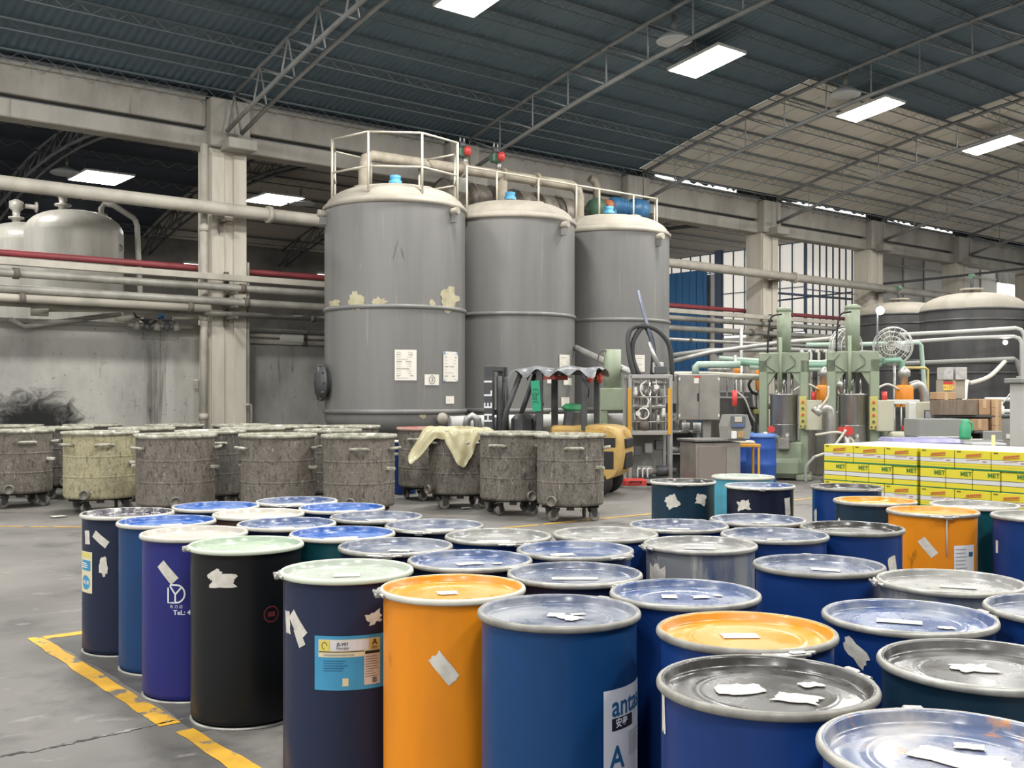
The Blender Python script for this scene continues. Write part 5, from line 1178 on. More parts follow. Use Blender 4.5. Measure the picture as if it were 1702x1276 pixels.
# ---- hydraulic presses
def press(u, d, label, rot):
    t = mthing('hydraulic_press', label, 'press', u, d, rot, 'green hydraulic presses')
    wd = 0.385
    for s_ in (-1, 1):
        kb(t, 'column', (s_ * wd, 0, 1.22), (0.17, 0.46, 2.2), pgreen, 0.02)
        kb(t, 'foot', (s_ * wd, -.08, 0.06), (0.30, 1.0, 0.12), pgreen, 0.03)
        g = MB(); g.add([(s_ * (wd - .085), -.2, 2.08), (s_ * (wd - .25), -.2, 2.08), (s_ * (wd - .085), -.2, 1.82), (s_ * (wd - .085), .2, 2.08), (s_ * (wd - .25), .2, 2.08), (s_ * (wd - .085), .2, 1.82)], [(0, 1, 2), (5, 4, 3), (0, 3, 4, 1), (1, 4, 5, 2), (2, 5, 3, 0)]); g.build('gusset', pgreen, t)
    kb(t, 'crosshead', (0, 0, 2.26), (0.94, 0.46, 0.40), pgreen, 0.02)
    kb(t, 'bed', (0, -.02, 0.42), (0.7, 0.6, 0.62), pgreen, 0.03)
    kb(t, 'skirt', (0.05, -.3, 0.24), (0.6, 0.5, 0.36), pgreen, 0.08)
    MB().cyl((0, 0, 2.45), (0, 0, 3.28), 0.135, n=20).build('ram_cylinder', pgreen, t)
    MB().lathe([(.135, 0), (.15, .01), (.15, .06), (.09, .09), (0, .09)], 20, (0, 0, 3.26)).build('ram_cap', pgreen, t)
    for x in (-.15, .15, 0): MB().cyl((x, 0.02, 1.62), (x, 0.02, 2.1), 0.03 if x else 0.06, n=10).build('guide_rod', chrome, t)
    v = MB().lathe([(0, .74), (.25, .74), (.258, .76), (.258, 1.62), (.272, 1.63), (.272, 1.66), (.25, 1.66), (.25, 1.5), (0, 1.5)], 32, (0, -.12, 0)).build('pot', stain, t)
    MB().lathe([(.262, 0), (.268, .01), (.262, .02)], 32, (0, -.12, 1.05)).build('pot_band', stain, v)
    MB().lathe([(.07, 0), (.07, .2), (.11, .2), (.11, .28), (0, .28)], 14, (-.12, -.3, .82), axis='X').xf(Matrix.Translation(V((-.05, 0, 0)))).build('outlet', stain_d, t)
    kb(t, 'outlet_block', (0.0, -.36, .70), (.24, .18, .22), stain_d, .02)
    MB().tube(spl([(-.03, -.25, 3.2), (-.22, -.26, 3.15), (-.28, -.26, 2.9), (-.3, -.26, 2.45)]), .018, 6).build('black_hose', rub, t)
    MB().cyl((-.06, -.27, 1.7), (-.06, -.27, 2.75), .035, n=8).build('indicator_pipe', pgreen, t)
    for s_ in (-1, 1): MB().tube([(s_ * .18 - .06, -.245, 2.4), (s_ * .27 - .06, -.25, 2.3), (s_ * .27 - .06, -.25, 2.2), (s_ * .1 - .06, -.25, 2.09)], .008, 5).build('cable', steel_d, t)
    bx = MB().box((.56, -.28, 1.25), (.32, .16, .58), bev=.015).build('control_box', ivory, t)
    kb(t, 'control_face', (.36, -.33, 1.30), (.14, .1, .62), yelp, .01)
    for k in range(4): MB().cyl((.36, -.38, 1.5 - .12 * k), (.36, -.41, 1.5 - .12 * k), .025, n=10).build('button', redk if k in (0, 2) else steel_d, bx)
    for k in (-1, 1): MB().cyl((.36 + k * .035, -.38, 1.04), (.36 + k * .035, -.40, 1.04), .018, n=8).build('button', steel_d, bx)
    MB().cyl((.56, -.2, 1.53), (.56, -.2, 1.70), .05, n=10).build('signal_lamp', redk, bx)
    MB().cyl((-.22, -.50, .98), (-.22, -.57, .98), .07, n=14).build('red_wheel', redk, t)
    return t
press(1303, 20.6, 'left green hydraulic press with a stainless pot', -.28)
press(1417, 20.0, 'right green hydraulic press with a stainless pot', -.28)
t = mthing('hydraulic_press', 'narrow pale green press standing behind the forklift', 'press', 1018, 20.5, 0)
MB().cyl((0, 0, 1.7), (0, 0, 2.52), .17, n=18).build('ram_cylinder', pgreen, t); kb(t, 'crosshead', (0.05, 0, 1.55), (.6, .4, .44), pgreen, .02); kb(t, 'column', (-.2, .0, .7), (.22, .36, 1.4), pgreen, .03); kb(t, 'column', (.26, 0, .7), (.08, .1, 1.4), stain, .01)
kb(t, 'foot', (0, 0, .07), (.7, .6, .14), pgreen, .02)
MB().tube(spl([(-.14, -.1, 2.5), (-.26, -.12, 2.45), (-.32, -.12, 2.1), (-.3, -.12, 1.5)]), .015, 6).build('hose', steel_d, t)
# ---- aluminium-framed dosing machine
t = mthing('dosing_machine', 'aluminium-framed dosing machine with orange strips beside the forklift', 'machine', 1076, 19.3, .05)
W_, D_, Z1 = .74, .6, 2.0
for x in (-W_ / 2, W_ / 2):
    for y in (-D_ / 2, D_ / 2): kb(t, 'upright', (x, y, Z1 / 2), (.06, .06, Z1), alu, .006)
for z in (.08, .95, Z1 - .03):
    for y in (-D_ / 2, D_ / 2): kb(t, 'crossbar', (0, y, z), (W_, .06, .07), alu, .006)
    for x in (-W_ / 2, W_ / 2): kb(t, 'side_bar', (x, 0, z), (.06, D_, .06), alu, .006)
kb(t, 'shelf', (0, 0, .99), (W_ - .06, D_ - .04, .02), stain_d, 0.004); kb(t, 'shelf', (0, 0, .12), (W_ - .06, D_ - .04, .02), steel_d, .004)
kb(t, 'back_panel', (0, D_ / 2, .5), (W_ - .08, .02, .8), hoseg, .004); kb(t, 'back_panel', (0, D_ / 2, 1.5), (W_ - .08, .02, .9), stain_d, .004)
for x in (-W_ / 2 - .02, W_ / 2 - .03): kb(t, 'orange_strip', (x, -D_ / 2 - .045, 1.34), (.06, .03, .84), oran_d, .005)
for x, r_ in ((-.2, .09), (-.05, .05), (.12, .07), (.24, .05)):
    MB().lathe([(0, 1.0), (r_, 1.0), (r_, 1.3), (r_ * .5, 1.36), (r_ * .5, 1.6), (r_ * .9, 1.62), (r_ * .9, 1.75), (0, 1.75)], 14, (x, -.05 + x * .2, 0)).build('pump_column', stain_d if x < 0 else hoseg, t)
MB().cyl((.02, -.2, 1.02), (.02, -.2, 1.9), .025, n=8).build('rod', chrome, t)
MB().cyl((-.3, -.15, 1.42), (.3, -.15, 1.42), .05, n=12).build('manifold', stain, t); MB().cyl((-.3, -.1, 1.85), (.32, -.1, 1.85), .04, n=12).build('manifold', stain, t)
MB().tube([(-.12 + .1 * math.cos(a), -.26, 1.3 + .1 * math.sin(a)) for a in [2 * PI * k / 14 for k in range(14)]], .015, 6, closed=True).build('hand_wheel', white_m, t)
MB().tube(spl([(-.05, -.22, 1.9), (-.16, -.24, 1.8), (-.14, -.24, 1.65), (-.02, -.22, 1.55), (-.05, -.2, 1.4)]), .018, 6).build('hose', white_m, t)
MB().cyl((-.1, -.2, 1.0), (-.1, -.2, 1.16), .1, n=14).build('bucket', clampm, t)
for k, (x, z) in enumerate(((-.26, 1.62), (-.14, 1.68), (.1, 1.66), (.2, 1.5), (.26, 1.24), (.16, 1.12), (-.27, 1.14))):
    MB().lathe([(0, 0), (.035, 0), (.045, .05), (.03, .1), (.03, .16), (0, .16)], 10, (x, -.22, z)).build('fitting', (white_m, galv, stain, steel_d)[k % 4], t)
for k in range(5): MB().cyl((-.28 + .14 * k, -.16 + .03 * (k % 2), 1.0), (-.28 + .14 * k, -.16 + .03 * (k % 2), 1.92), .014, n=6).build('tube', galv if k % 2 else hoseg, t)
for z in (1.15, 1.6): MB().cyl((-.33, -.24, z), (.33, -.24, z), .014, n=6).build('tube', galv, t)
for x, z in ((.12, 1.78), (-.22, 1.3)): MB().cyl((x, -.25, z), (x, -.28, z), .045, n=14).build('gauge', white_m, t)
for k in range(3): MB().box((-.2 + .2 * k, -.05, .62 + .05 * k), (.14, .2, .18), bev=.01).build('valve_block', steel_d if k != 1 else hoseg, t)
for x in (-.2, .15): MB().lathe([(0, 0), (.1, 0), (.1, .25), (.06, .28), (.06, .36), (0, .36)], 14, (x, -.1, .25), axis='X').build('motor', hoseg if x < 0 else steel_d, t)
for k in range(3): MB().tube(spl([(-.22 + .09 * k, -.24, .14), (-.22 + .09 * k, -.24, .28), (-.18 + .09 * k, -.2, .3), (-.15 + .09 * k, -.1, .28)]), .016, 6).build('pipe_loop', white_m, t)
kb(t, 'top_motor', (.22, -.15, Z1 + .09), (.22, .14, .13), steel_d, .01); kb(t, 'white_block', (.2, 0.05, Z1 + .14), (.2, .12, .2), white_m, .01)
MB().tube(spl([(-.28, -.2, Z1), (-.36, -.2, 2.3), (-.38, -.15, 2.7), (-.25, -.1, 2.88), (0.1, -.05, 2.86), (.38, 0, 2.6), (.46, 0.05, 2.2), (.47, .1, Z1 - .1)]), .045, 10).build('thick_hose', mat('thick_black_hose', (.05, .05, .052), .6), t)
MB().tube(spl([(-.18, -.15, Z1), (-.28, -.1, 2.3), (-.28, -.1, 2.6), (-.12, -.05, 2.86), (.0, 0, 2.84), (.12, .05, 2.5), (.1, .05, Z1)]), .045, 10).build('thick_hose', MATS['thick_black_hose'], t)
MB().cyl((.2, -.1, Z1 + .1), (-.18, -.02, 3.55), .03, n=8).build('boom', mat('steel_blue_boom', (.16, .18, .24), .4, metal=.4), t)
MB().cyl((.2, -.1, Z1 + .12), (.02, -.06, 2.6), .045, n=8).build('boom_sleeve', alu, t)
# ---- stainless cabinet with doors, held on a post
t = mthing('control_cabinet', 'stainless two-door control cabinet on a post beside the dosing machine', 'cabinet', 1160, 19.75, .05)
zc = H + (VH - 660) / F * 19.75
c = kb(t, 'cabinet_body', (0, .1, zc), (.80, .35, .86), stain_d, .01)
for s_ in (-1, 1):
    dr_ = kb(t, 'door', (s_ * .195, -.085, zc), (.385, .02, .84), stain_d, .004)
    for z in (.34, -.34): MB().box((s_ * .37, -.10, zc + z), (.03, .015, .05)).build('hinge', white_m, dr_)
MB().box((-.02, -.105, zc + .0), (.02, .02, .15), bev=.004).build('door_handle', rub, t)
MB().box((-.03, -.098, zc + .38), (.12, .005, .025)).build('red_strip', redk, t); MB().box((-.05, -.098, zc + .31), (.09, .004, .10)).build('notice', paper, t)
side = kb(t, 'side_box', (-.52, .12, zc - .02), (.24, .36, .86), stain_d, .01); MB().box((-.52, -.065, zc - .2), (.19, .01, .17)).build('screen', screen_m, side)
for k in range(3): MB().cyl((-.58 + .05 * k, -.06, zc - .36), (-.58 + .05 * k, -.08, zc - .36), .016, n=8).build('button', redk if k == 1 else steel_d, side)
kb(t, 'post', (.18, .12, (zc - .4) / 2), (.16, .16, zc - .4), stain_d, .01); kb(t, 'base', (.18, .12, .03), (.5, .5, .06), stain_d, .01)
kb(t, 'side_leg', (-.52, .12, (zc - .4) / 2), (.08, .08, zc - .4), alu, .008)
# ---- pump group under the cabinet
t = mthing('pump_bench', 'bench with small pumps and pipes under the stainless cabinet', 'bench', 1125, 20.2, .05)
kb(t, 'bench_top', (.1, .3, .92), (.8, .4, .04), alu, .005)
for x in (-.25, .45): kb(t, 'leg', (x, .2, .45), (.06, .06, .9), alu, .005)
kb(t, 'shelf', (.1, .3, .5), (.8, .4, .03), alu, .005); kb(t, 'dark_back', (.1, .5, .6), (.8, .02, 1.2), steel_d, .003)
for k in range(4): MB().cyl((-.2 + .13 * k, .25, .94), (-.2 + .13 * k, .25, 1.22), .04, n=10).build('cylinder', stain, t)
MB().tube(spl([(-.2, .1, 1.0), (-.15, .08, 1.25), (-.05, .1, 1.3), (.02, .12, 1.15)]), .025, 8).build('hose', hosew, t)
for x in (.2, .42): MB().lathe([(0, 0), (.07, 0), (.08, .16), (.06, .16), (0, .13)], 14, (x, .12, .94)).build('white_pot', white_m, t)
for k in range(3): MB().lathe([(0, 0), (.06, 0), (.06, .2), (0, .2)], 12, (-.1 + .15 * k, .2, .58), axis='X').build('small_motor', galv, t)
MB().tube(spl([(.2, .1, .75), (.24, .06, .9), (.3, .06, .86), (.3, .08, .7)]), .02, 6).build('black_hose', rub, t)
# ---- stainless table cabinets, marking printer, stool, drums
t = mthing('steel_workbench', 'stainless steel workbench cabinet in front of the blue drum', 'workbench', 1180, 18.4, .32)
kb(t, 'body', (0, 0, .42), (.86, .6, .80), stain_d, .01); kb(t, 'top', (0.02, 0, .86), (.98, .70, .04), stain, .008)
kb(t, 'front_panel', (-.14, -.305, .42), (.5, .015, .68), mat('pinkish_steel', (.33, .28, .25), .4, metal=.5), .004); kb(t, 'side_panel', (.28, -.305, .42), (.26, .015, .68), stain_d, .004)
t = mthing('marking_printer', 'dark grey date printer standing on the steel workbench', 'printer', 1221, 18.3, .3, z=.88)
b_ = MB(); pr = [(-.2, 0), (.2, 0), (.24, .2), (.16, .42), (-.16, .42), (-.22, .22)]
b_.add([(x, -.16, z) for x, z in pr] + [(x, .16, z) for x, z in pr], [list(range(6)), list(range(11, 5, -1))] + [(i, 6 + i, 6 + (i + 1) % 6, (i + 1) % 6) for i in range(6)]); b_.build('housing', hoseg, t)
kb(t, 'sloped_face', (-.03, -.185, .3), (.26, .05, .2), mat('slate_plastic', (.13, .14, .16), .4), .01); kb(t, 'screen', (-.05, -.215, .34), (.14, .01, .09), ivory, .002); kb(t, 'blue_keys', (-.04, -.215, .23), (.2, .01, .05), mat('blue_keys', (.10, .14, .3), .4), .002)
kb(t, 'white_block', (-.12, -.19, .07), (.09, .06, .13), white_m, .01); kb(t, 'tan_panel', (.02, -.17, .08), (.12, .02, .12), mat('tan_panel', (.40, .27, .12), .5), .004)
MB().cyl((.0, 0, .42), (.0, 0, .62), .01, n=6).build('lamp_stem', steel_d, t); MB().cyl((.0, 0, .56), (.0, 0, .84), .045, n=12).build('signal_lamp', redk, t)
t = mthing('orange_stool', 'small orange steel stand in front of the blue drum', 'stool', 1240, 18.9, .1)
for x in (-.18, .18):
    for y in (-.15, .15): kb(t, 'leg', (x, y, .36), (.04, .04, .72), oran_d, .004)
kb(t, 'top_frame', (0, 0, .735), (.42, .36, .05), oran_d, .006); kb(t, 'white_lump', (-.05, 0, .79), (.36, .25, .06), hosew, .02)
bplast = mat('blue_plastic', (.03, .10, .42), .4, c2=(.025, .08, .34), scale=3)
for u_, d_, lb_ in ((1265, 19.5, 'blue plastic drum between the workbench and the left press'), (1228, 20.6, 'second blue plastic drum hidden behind the orange stand')):
    t = mthing('plastic_drum', lb_, 'drum', u_, d_, 0)
    MB().lathe([(0, 0), (.25, 0), (.27, .04), (.27, .3), (.28, .32), (.28, .38), (.27, .4), (.27, .62), (.28, .64), (.27, .68), (.26, .85), (.27, .88)], 32).build('barrel', bplast, t)
    MB().lathe([(.285, .86), (.285, .91), (.26, .92), (.25, .9), (0, .9)], 32).build('lid', mat('blue_lid', (.10, .20, .5), .4), t)
    MB().cyl((.08, 0, .9), (.08, 0, .95), .04, n=10).build('bung', white_m, t)
# red cases on the floor
for u_, v_, d_, z_, lb_ in ((1053, 0, 18.6, 0, 'flat red tool case on the floor beside the dosing machine'), (1133, 0, 18.3, .0, 'red case on the floor below the pump bench')):
    t = mthing('tool_case', lb_, 'case', u_, d_, .1, z=z_); zz = .0 if u_ < 1100 else .0
    kb(t, 'case_body', (0, 0, .09), (.42, .3, .14), redk, .03); kb(t, 'case_base', (0, 0, .02), (.44, .32, .05), hoseg, .01); MB().tube([(-.1, -.16, .1), (-.1, -.2, .12), (.1, -.2, .12), (.1, -.16, .1)], .012, 6).build('handle', rub, t)
# ---- middle mixer between cabinet and left press
t = mthing('mixing_vessel', 'steel vessel with rods and orange motor between cabinet and left press', 'machine', 1232, 21.6, 0)
MB().lathe([(0, .6), (.36, .6), (.36, 1.55), (.4, 1.56), (.4, 1.6), (0, 1.6)], 28, (-.25, 0, 0)).build('vessel', stain_d, t)
for k in range(4): MB().cyl((-.5 + .16 * k, -.25, 1.6), (-.5 + .16 * k, -.25, 2.1), .02, n=8).build('rod', chrome, t)
for k in range(3): kb(t, 'leg', (-.5 + .25 * k, -.1, .3), (.07, .07, .6), stain_d, .005)
MB().lathe([(0, 1.72), (.1, 1.72), (.12, 1.76), (.12, 2.1), (.1, 2.14), (0, 2.14)], 18, (.38, -.15, 0)).build('orange_motor', orange_m, t)
for k, x in enumerate((.25, .34, .44, .52)): MB().cyl((x, -.05, .5), (x, -.05, 1.75), .03, n=8).build('pipe', galv if k % 2 else stain_d, t)
MB().tube(spl([(.2, -.2, 2.0), (.1, -.25, 1.85), (.16, -.25, 1.7), (.28, -.2, 1.65)]), .03, 8).build('black_hose', rub, t)
MB().tube(spl([(.12, -.2, 1.4), (.3, -.22, 1.3), (.34, -.22, 1.0), (.5, -.24, .95)]), .035, 8).build('black_hose', rub, t)
MB().tube(spl([(-.15, -.3, 1.7), (.0, -.35, 1.55), (.12, -.35, 1.25), (.2, -.35, 1.1)]), .018, 6).build('pale_hose', hosew, t)
MB().tube(spl([(.36, -.3, 1.42), (.55, -.3, 1.42), (.6, -.3, 1.36), (.61, -.3, 1.2), (.61, -.3, .4)]), .075, 10).build('elbow_pipe', hoseg if False else galv, t)
MB().box((.3, -.25, 1.3), (.2, .12, .1), bev=.01).build('yellow_tag', yelp, t)
kb(t, 'dark_core', (.1, .35, .9), (1.0, .1, 1.6), steel_d, .01)
for u_, d_, lb_ in ((1373, 19.5, 'pale elbow pipe between the two presses'),):
    t = mthing('elbow_pipe', lb_, 'pipe', u_, d_, 0)
    MB().tube([(-.18, 0, 1.36), (.0, 0, 1.40), (.07, 0, 1.36), (.09, 0, 1.25), (.09, 0, 0)], .085, 12).build('pipe_run', galv, t)
    MB().tube(spl([(-.2, -.05, 1.3), (-.1, -.1, 1.45), (.0, -.1, 1.6), (.02, -.08, 1.8)]), .02, 6).build('white_hose', hosew, t)
    MB().cyl((-.2, 0, 1.3), (-.14, 0, 1.37), .1, n=12).build('coupling', galv, t)
# pumps between and behind the presses
for u_, d_, lb_, s_ in ((1370, 21.6, 'orange geared pump motor between the two presses', 1), (1503, 21.5, 'orange geared pump motor right of the right press', 1.0)):
    t = mthing('pump_unit', lb_, 'pump', u_, d_, 0)
    kb(t, 'stand', (0, 0, .65), (.5, .5, 1.3), stain_d, .02)
    MB().lathe([(0, 1.3), (.16, 1.3), (.18, 1.34), (.18, 1.78), (.14, 1.84), (0, 1.84)], 20).build('orange_motor', orange_m, t)
    MB().lathe([(0, 1.84), (.07, 1.84), (.07, 2.0), (.12, 2.02), (.12, 2.12), (.05, 2.2), (0, 2.22)], 14).build('top_valve', galv, t)
    MB().tube(spl([(.12, .05, 1.8), (.3, .05, 1.85), (.42, .05, 1.7), (.45, .05, 1.3)]), .09, 10).build('grey_hose', galv, t)
    MB().tube(spl([(-.15, -.1, 1.75), (-.4, -.12, 1.85), (-.7, -.12, 1.7)]), .025, 6).build('pale_hose', hosew, t)
t = mthing('hose_bundle', 'pale hoses curving on the floor between the presses', 'hose', 1385, 19.3, 0)
MB().tube(spl([(-.35, 0, .5), (-.1, -.1, .62), (.1, -.1, .85), (.2, -.1, 1.0)]), .025, 6).build('hose', hosew, t); MB().tube(spl([(-.3, .1, .9), (.1, 0, .95), (.35, 0, .8), (.5, 0, .4)]), .025, 6).build('hose', hosew, t)
MB().tube(spl([(-.35, 0, .5), (-.5, 0, .3), (-.5, .0, .03)]), .03, 6).build('hose', hoseg, t)
t = mthing('gate_valve', 'red valve wheel on the pipe between the presses', 'valve', 1408, 19.3, 0)
MB().cyl((0, 0, .98), (0, -.08, .98), .09, n=16).build('wheel', redk, t); MB().cyl((0, .0, 0), (0, 0, 1.0), .05, n=10).build('stem', galv, t)
# ---- small control stand and frame right of the presses
t = mthing('frame_stand', 'pale steel frame with valves and red tags right of the right press', 'machine', 1497, 20.4, .0)
for x in (-.3, .3): kb(t, 'upright', (x, 0, .75), (.09, .1, 1.5), pgreen, .01)
kb(t, 'top_bar', (0, 0, 1.5), (.7, .12, .09), white_m, .01); kb(t, 'back', (0, .2, .9), (.6, .02, 1.0), steel_d, .003); kb(t, 'lower_bar', (0, 0, .62), (.7, .14, .09), pgreen, .01)
for k in range(3): MB().cyl((-.12 + .13 * k, 0, .66), (-.12 + .13 * k, 0, 1.46), .02, n=8).build('pipe', galv, t)
for k in range(2): MB().cyl((.02 + .12 * k, -.05, 1.0), (.02 + .12 * k, -.09, 1.0), .04, n=10).build('red_tag', redk, t)
MB().lathe([(0, 0), (.1, 0), (.12, .05), (.12, .3), (.08, .34), (0, .34)], 16, (-.3, -.25, .82), axis='X').build('motor', ivory, t)
kb(t, 'motor_rest', (-.15, -.22, .36), (.4, .3, .72), hoseg, .02)
t = mthing('control_stand', 'ivory control box with a small screen beside the cardboard boxes', 'control box', 1537, 19.4, -.1)
kb(t, 'box', (0, 0, 1.2), (.36, .3, .62), ivory, .012); kb(t, 'side', (-.24, .02, 1.2), (.14, .26, .6), pale_l, .01); s_ = kb(t, 'screen_frame', (0.02, -.155, 1.26), (.15, .02, .2), steel_d, .004); MB().box((.02, -.167, 1.28), (.11, .006, .12)).build('screen', mat('grey_screen', (.42, .42, .44), .2), s_)
for k in range(3): MB().cyl((-.06 + .07 * k, -.15, .98), (-.06 + .07 * k, -.18, .98), .022, n=10).build('button', redk if k == 2 else steel_d, t)
kb(t, 'post', (0, 0, .45), (.12, .12, .9), ivory, .01)
# ---- cardboard, bins and cabinets at the right
card = mat('cardboard', (.46, .29, .16), .8, c2=(.40, .25, .14), scale=2); card_d = mat('old_cardboard', (.22, .17, .125), .8, c2=(.15, .115, .085), scale=5, st=(6, 6, .6)); tape = mat('packing_tape', (.56, .40, .24), .4); card_g = mat('grey_carton', (.36, .32, .25), .8)
def carton(u, d, z, dim, label, m=card, rot=0.0, flap=True, grp='cardboard boxes at the right'):
    t = mthing('cardboard_box', label, 'box', u, d, rot, grp, z)
    kb(t, 'carton', (0, 0, dim[2] / 2), dim, m, .006)
    if flap:
        kb(t, 'tape', (0, -dim[1] / 2 - .001, dim[2] - .08), (.06, .004, .16), tape, .001); kb(t, 'seam', (0, 0, dim[2] + .0015), (.006, dim[1], .003), tape, .001)
    return t
dB = 18.6
def zat(v, d): return H + (VH - v) / F * d
for k in range(5): carton(1646, dB, .80 + .153 * k, (.17, .5, .15), ('lowest', 'second', 'third', 'fourth', 'topmost')[k] + ' of the narrow boxes stacked at the right end of the cardboard pile', card)
carton(1627, dB, 1.29, (.20, .45, .275), 'tall cardboard box beside the narrow stack', card)
carton(1585, dB - .1, 1.29, (.66, .45, .265), 'wide weathered box in the upper row of the pile', card_d, flap=False)
carton(1622, dB - .25, 1.02, (.30, .3, .20), 'open cardboard box with pale flaps in front of the pile', card)
t = mthing('rack_table', 'dark rack carrying the cardboard boxes', 'rack', 1610, dB, 0)
kb(t, 'rack_top', (-.08, 0, 1.265), (.98, .5, .04), steel_d, .006)
for x in (-.52, .34):
    for y in (-.2, .2): kb(t, 'leg', (x, y, .62), (.05, .05, 1.24), steel_d, .004)
kb(t, 'shelf', (-.08, 0, .775), (1.0, .6, .04), steel_d, .006); kb(t, 'front_ledge', (.12, -.25, .995), (.4, .35, .04), steel_d, .006); kb(t, 'back_panel', (-.08, .22, 1.0), (.9, .02, .5), rub, .003)
carton(1567, dB - .05, 1.56, (.34, .3, .13), 'flat carton lying on the weathered box', card)
carton(1580, dB + .15, 1.57, (.40, .3, .33), 'grey-brown carton with a yellow sign on top of the pile', card_g)
t = mthing('sign_label', 'small yellow and red sign on the grey-brown carton', 'sign', 1576, dB - .02, 0, z=1.57)
kb(t, 'yellow_part', (0, 0, .20), (.17, .006, .10), lyel, .001); kb(t, 'red_part', (0, 0, .275), (.17, .006, .05), redk, .001)
text_on(MB(), 'A2区', lambda x, y: V((x, -.0045, .20 + y)), .08).build('sign_text', redk, t)
carton(1571, dB + .1, 1.905, (.17, .3, .22), 'left of the two white printed packs on top of the pile', mat('white_pack', (.52, .50, .47), .6, c2=(.38, .36, .36), scale=14), flap=False)
carton(1592, dB + .1, 1.905, (.20, .3, .22), 'right of the two white printed packs on top of the pile', MATS['white_pack'], flap=False)
t = mthing('grey_trough', 'dark grey steel trough in front of the cardboard pile', 'trough', 1556, 16.8, 0)
kb(t, 'front', (0, -.3, 1.12), (.78, .03, .28), hoseg, .006); kb(t, 'back', (0, .3, 1.12), (.78, .03, .28), hoseg, .006)
for s_ in (-1, 1): kb(t, 'end', (s_ * .39, 0, 1.12), (.03, .6, .28), hoseg, .006)
kb(t, 'bottom', (0, 0, .97), (.78, .6, .03), hoseg, .006)
for x in (-.3, .3): kb(t, 'leg', (x, 0, .48), (.06, .5, .96), steel_d, .006)
kb(t, 'edge', (0, -.33, .97), (.86, .03, .03), galv, .004)
grn = mat('green_jug', (.06, .36, .18), .4)
t = mthing('green_jug', 'green plastic jug standing beside the grey trough', 'jug', 1604, 16.0, 0, z=.97)
MB().lathe([(0, 0), (.08, 0), (.085, .05), (.08, .2), (.05, .26), (.05, .3), (0, .3)], 16).build('jug_body', grn, t); MB().tube([(.05, 0, .27), (.11, 0, .24), (.11, 0, .14), (.08, 0, .1)], .015, 6).build('jug_handle', grn, t)
t = mthing('grey_bench', 'grey steel bench carrying the green jug', 'bench', 1622, 16.0, 0)
kb(t, 'top', (0, 0, .94), (.6, .5, .05), hoseg, .006); kb(t, 'panel', (0.16, -.2, 1.03), (.28, .03, .14), hoseg, .006)
for x in (-.25, .25): kb(t, 'leg', (x, 0, .46), (.06, .4, .92), hoseg, .006)
pal = mat('purple_film', (.17, .16, .36), .35, c2=(.26, .25, .40), scale=6, coat=.2)
t = mthing('wrapped_load', 'low pallet load under violet plastic film behind the yellow cartons', 'pallet load', 1527, 15.2, -.1)
kb(t, 'load', (0, 0, .57), (1.0, .8, .9), pal, .05); kb(t, 'pallet', (0, 0, .06), (1.0, .8, .12), card_d, .01)
t = mthing('wrapped_load', 'grey film-wrapped crate right of the violet load', 'pallet load', 1634, 14.7, -.1)
kb(t, 'load', (0, 0, .54), (.48, .5, .88), mat('grey_film', (.32, .32, .33), .35, c2=(.22, .22, .23), scale=8), .02); kb(t, 'pallet', (0, 0, .05), (.48, .5, .1), card_d, .01)
tag(MB().cyl((0, 0, 0), (.02, 0, 1.1), .025, n=8).build('yellow_stake', mat('pale_yellow', (.6, .48, .2), .5), None, pd(1650, VH, 14.2) * V((1, 1, 0)) if False else (pd(1650, VH, 14.2).x, pd(1650, VH, 14.2).y, 0)), 'thin pale yellow stake beside the wrapped crate', 'stake')
t = mthing('storage_bin', 'dark grey bin cabinet with a white tag at the right', 'cabinet', 1669, 19.5, 0)
kb(t, 'body', (0, 0, .62), (.36, .5, 1.2), hoseg, .02); kb(t, 'tag', (-.02, -.255, .88), (.13, .01, .08), paper, .002); kb(t, 'lid', (0, 0, 1.25), (.4, .54, .05), steel_d, .01)
for u_, c_, lb_ in ((1655, lyel, 'yellowish bottle on the dark bin cabinet'), (1664, white_m, 'white bottle on the dark bin cabinet')):
    t = mthing('bottle', lb_, 'bottle', u_, 19.4, 0, z=1.275)
    MB().lathe([(0, 0), (.05, 0), (.055, .02), (.055, .14), (.025, .18), (.025, .21)], 14).build('bottle_body', c_, t); MB().lathe([(.028, .2), (.028, .24), (0, .24)], 10).build('bottle_cap', white_m, t)
t = mthing('grey_cabinet', 'tall pale grey cabinet at the right edge', 'cabinet', 1722, 17.0, 0)
kb(t, 'body', (0, 0, 1.15), (.62, .5, 1.36), pale_m, .012); kb(t, 'lower_part', (0, 0, .42), (.60, .48, .2), pale_m, .01); kb(t, 'top', (-.02, 0, 1.87), (.72, .6, .08), hoseg, .01); kb(t, 'panel_line', (-.0, -.255, 1.05), (.6, .012, .02), hoseg, .002)
for x in (-.26, .26):
    for y in (-.2, .2): kb(t, 'leg', (x, y, .17), (.07, .07, .34), pale_m, .006)
t = mthing('tube_shelf', 'open shelf rack of thin pale bars left of the grey cabinet', 'shelf', 1675, 20.5, 0)
for z in (1.55, 1.32): MB().cyl((-.45, 0, z), (.2, 0, z), .04, n=8).build('bar', pale_l, t)
kb(t, 'upright', (.22, 0, 1.0), (.08, .08, 2.0), hoseg, .006); MB().cyl((.2, -.05, 1.9), (-.25, -.05, 1.3), .012, n=6).build('brace', pale_l, t)
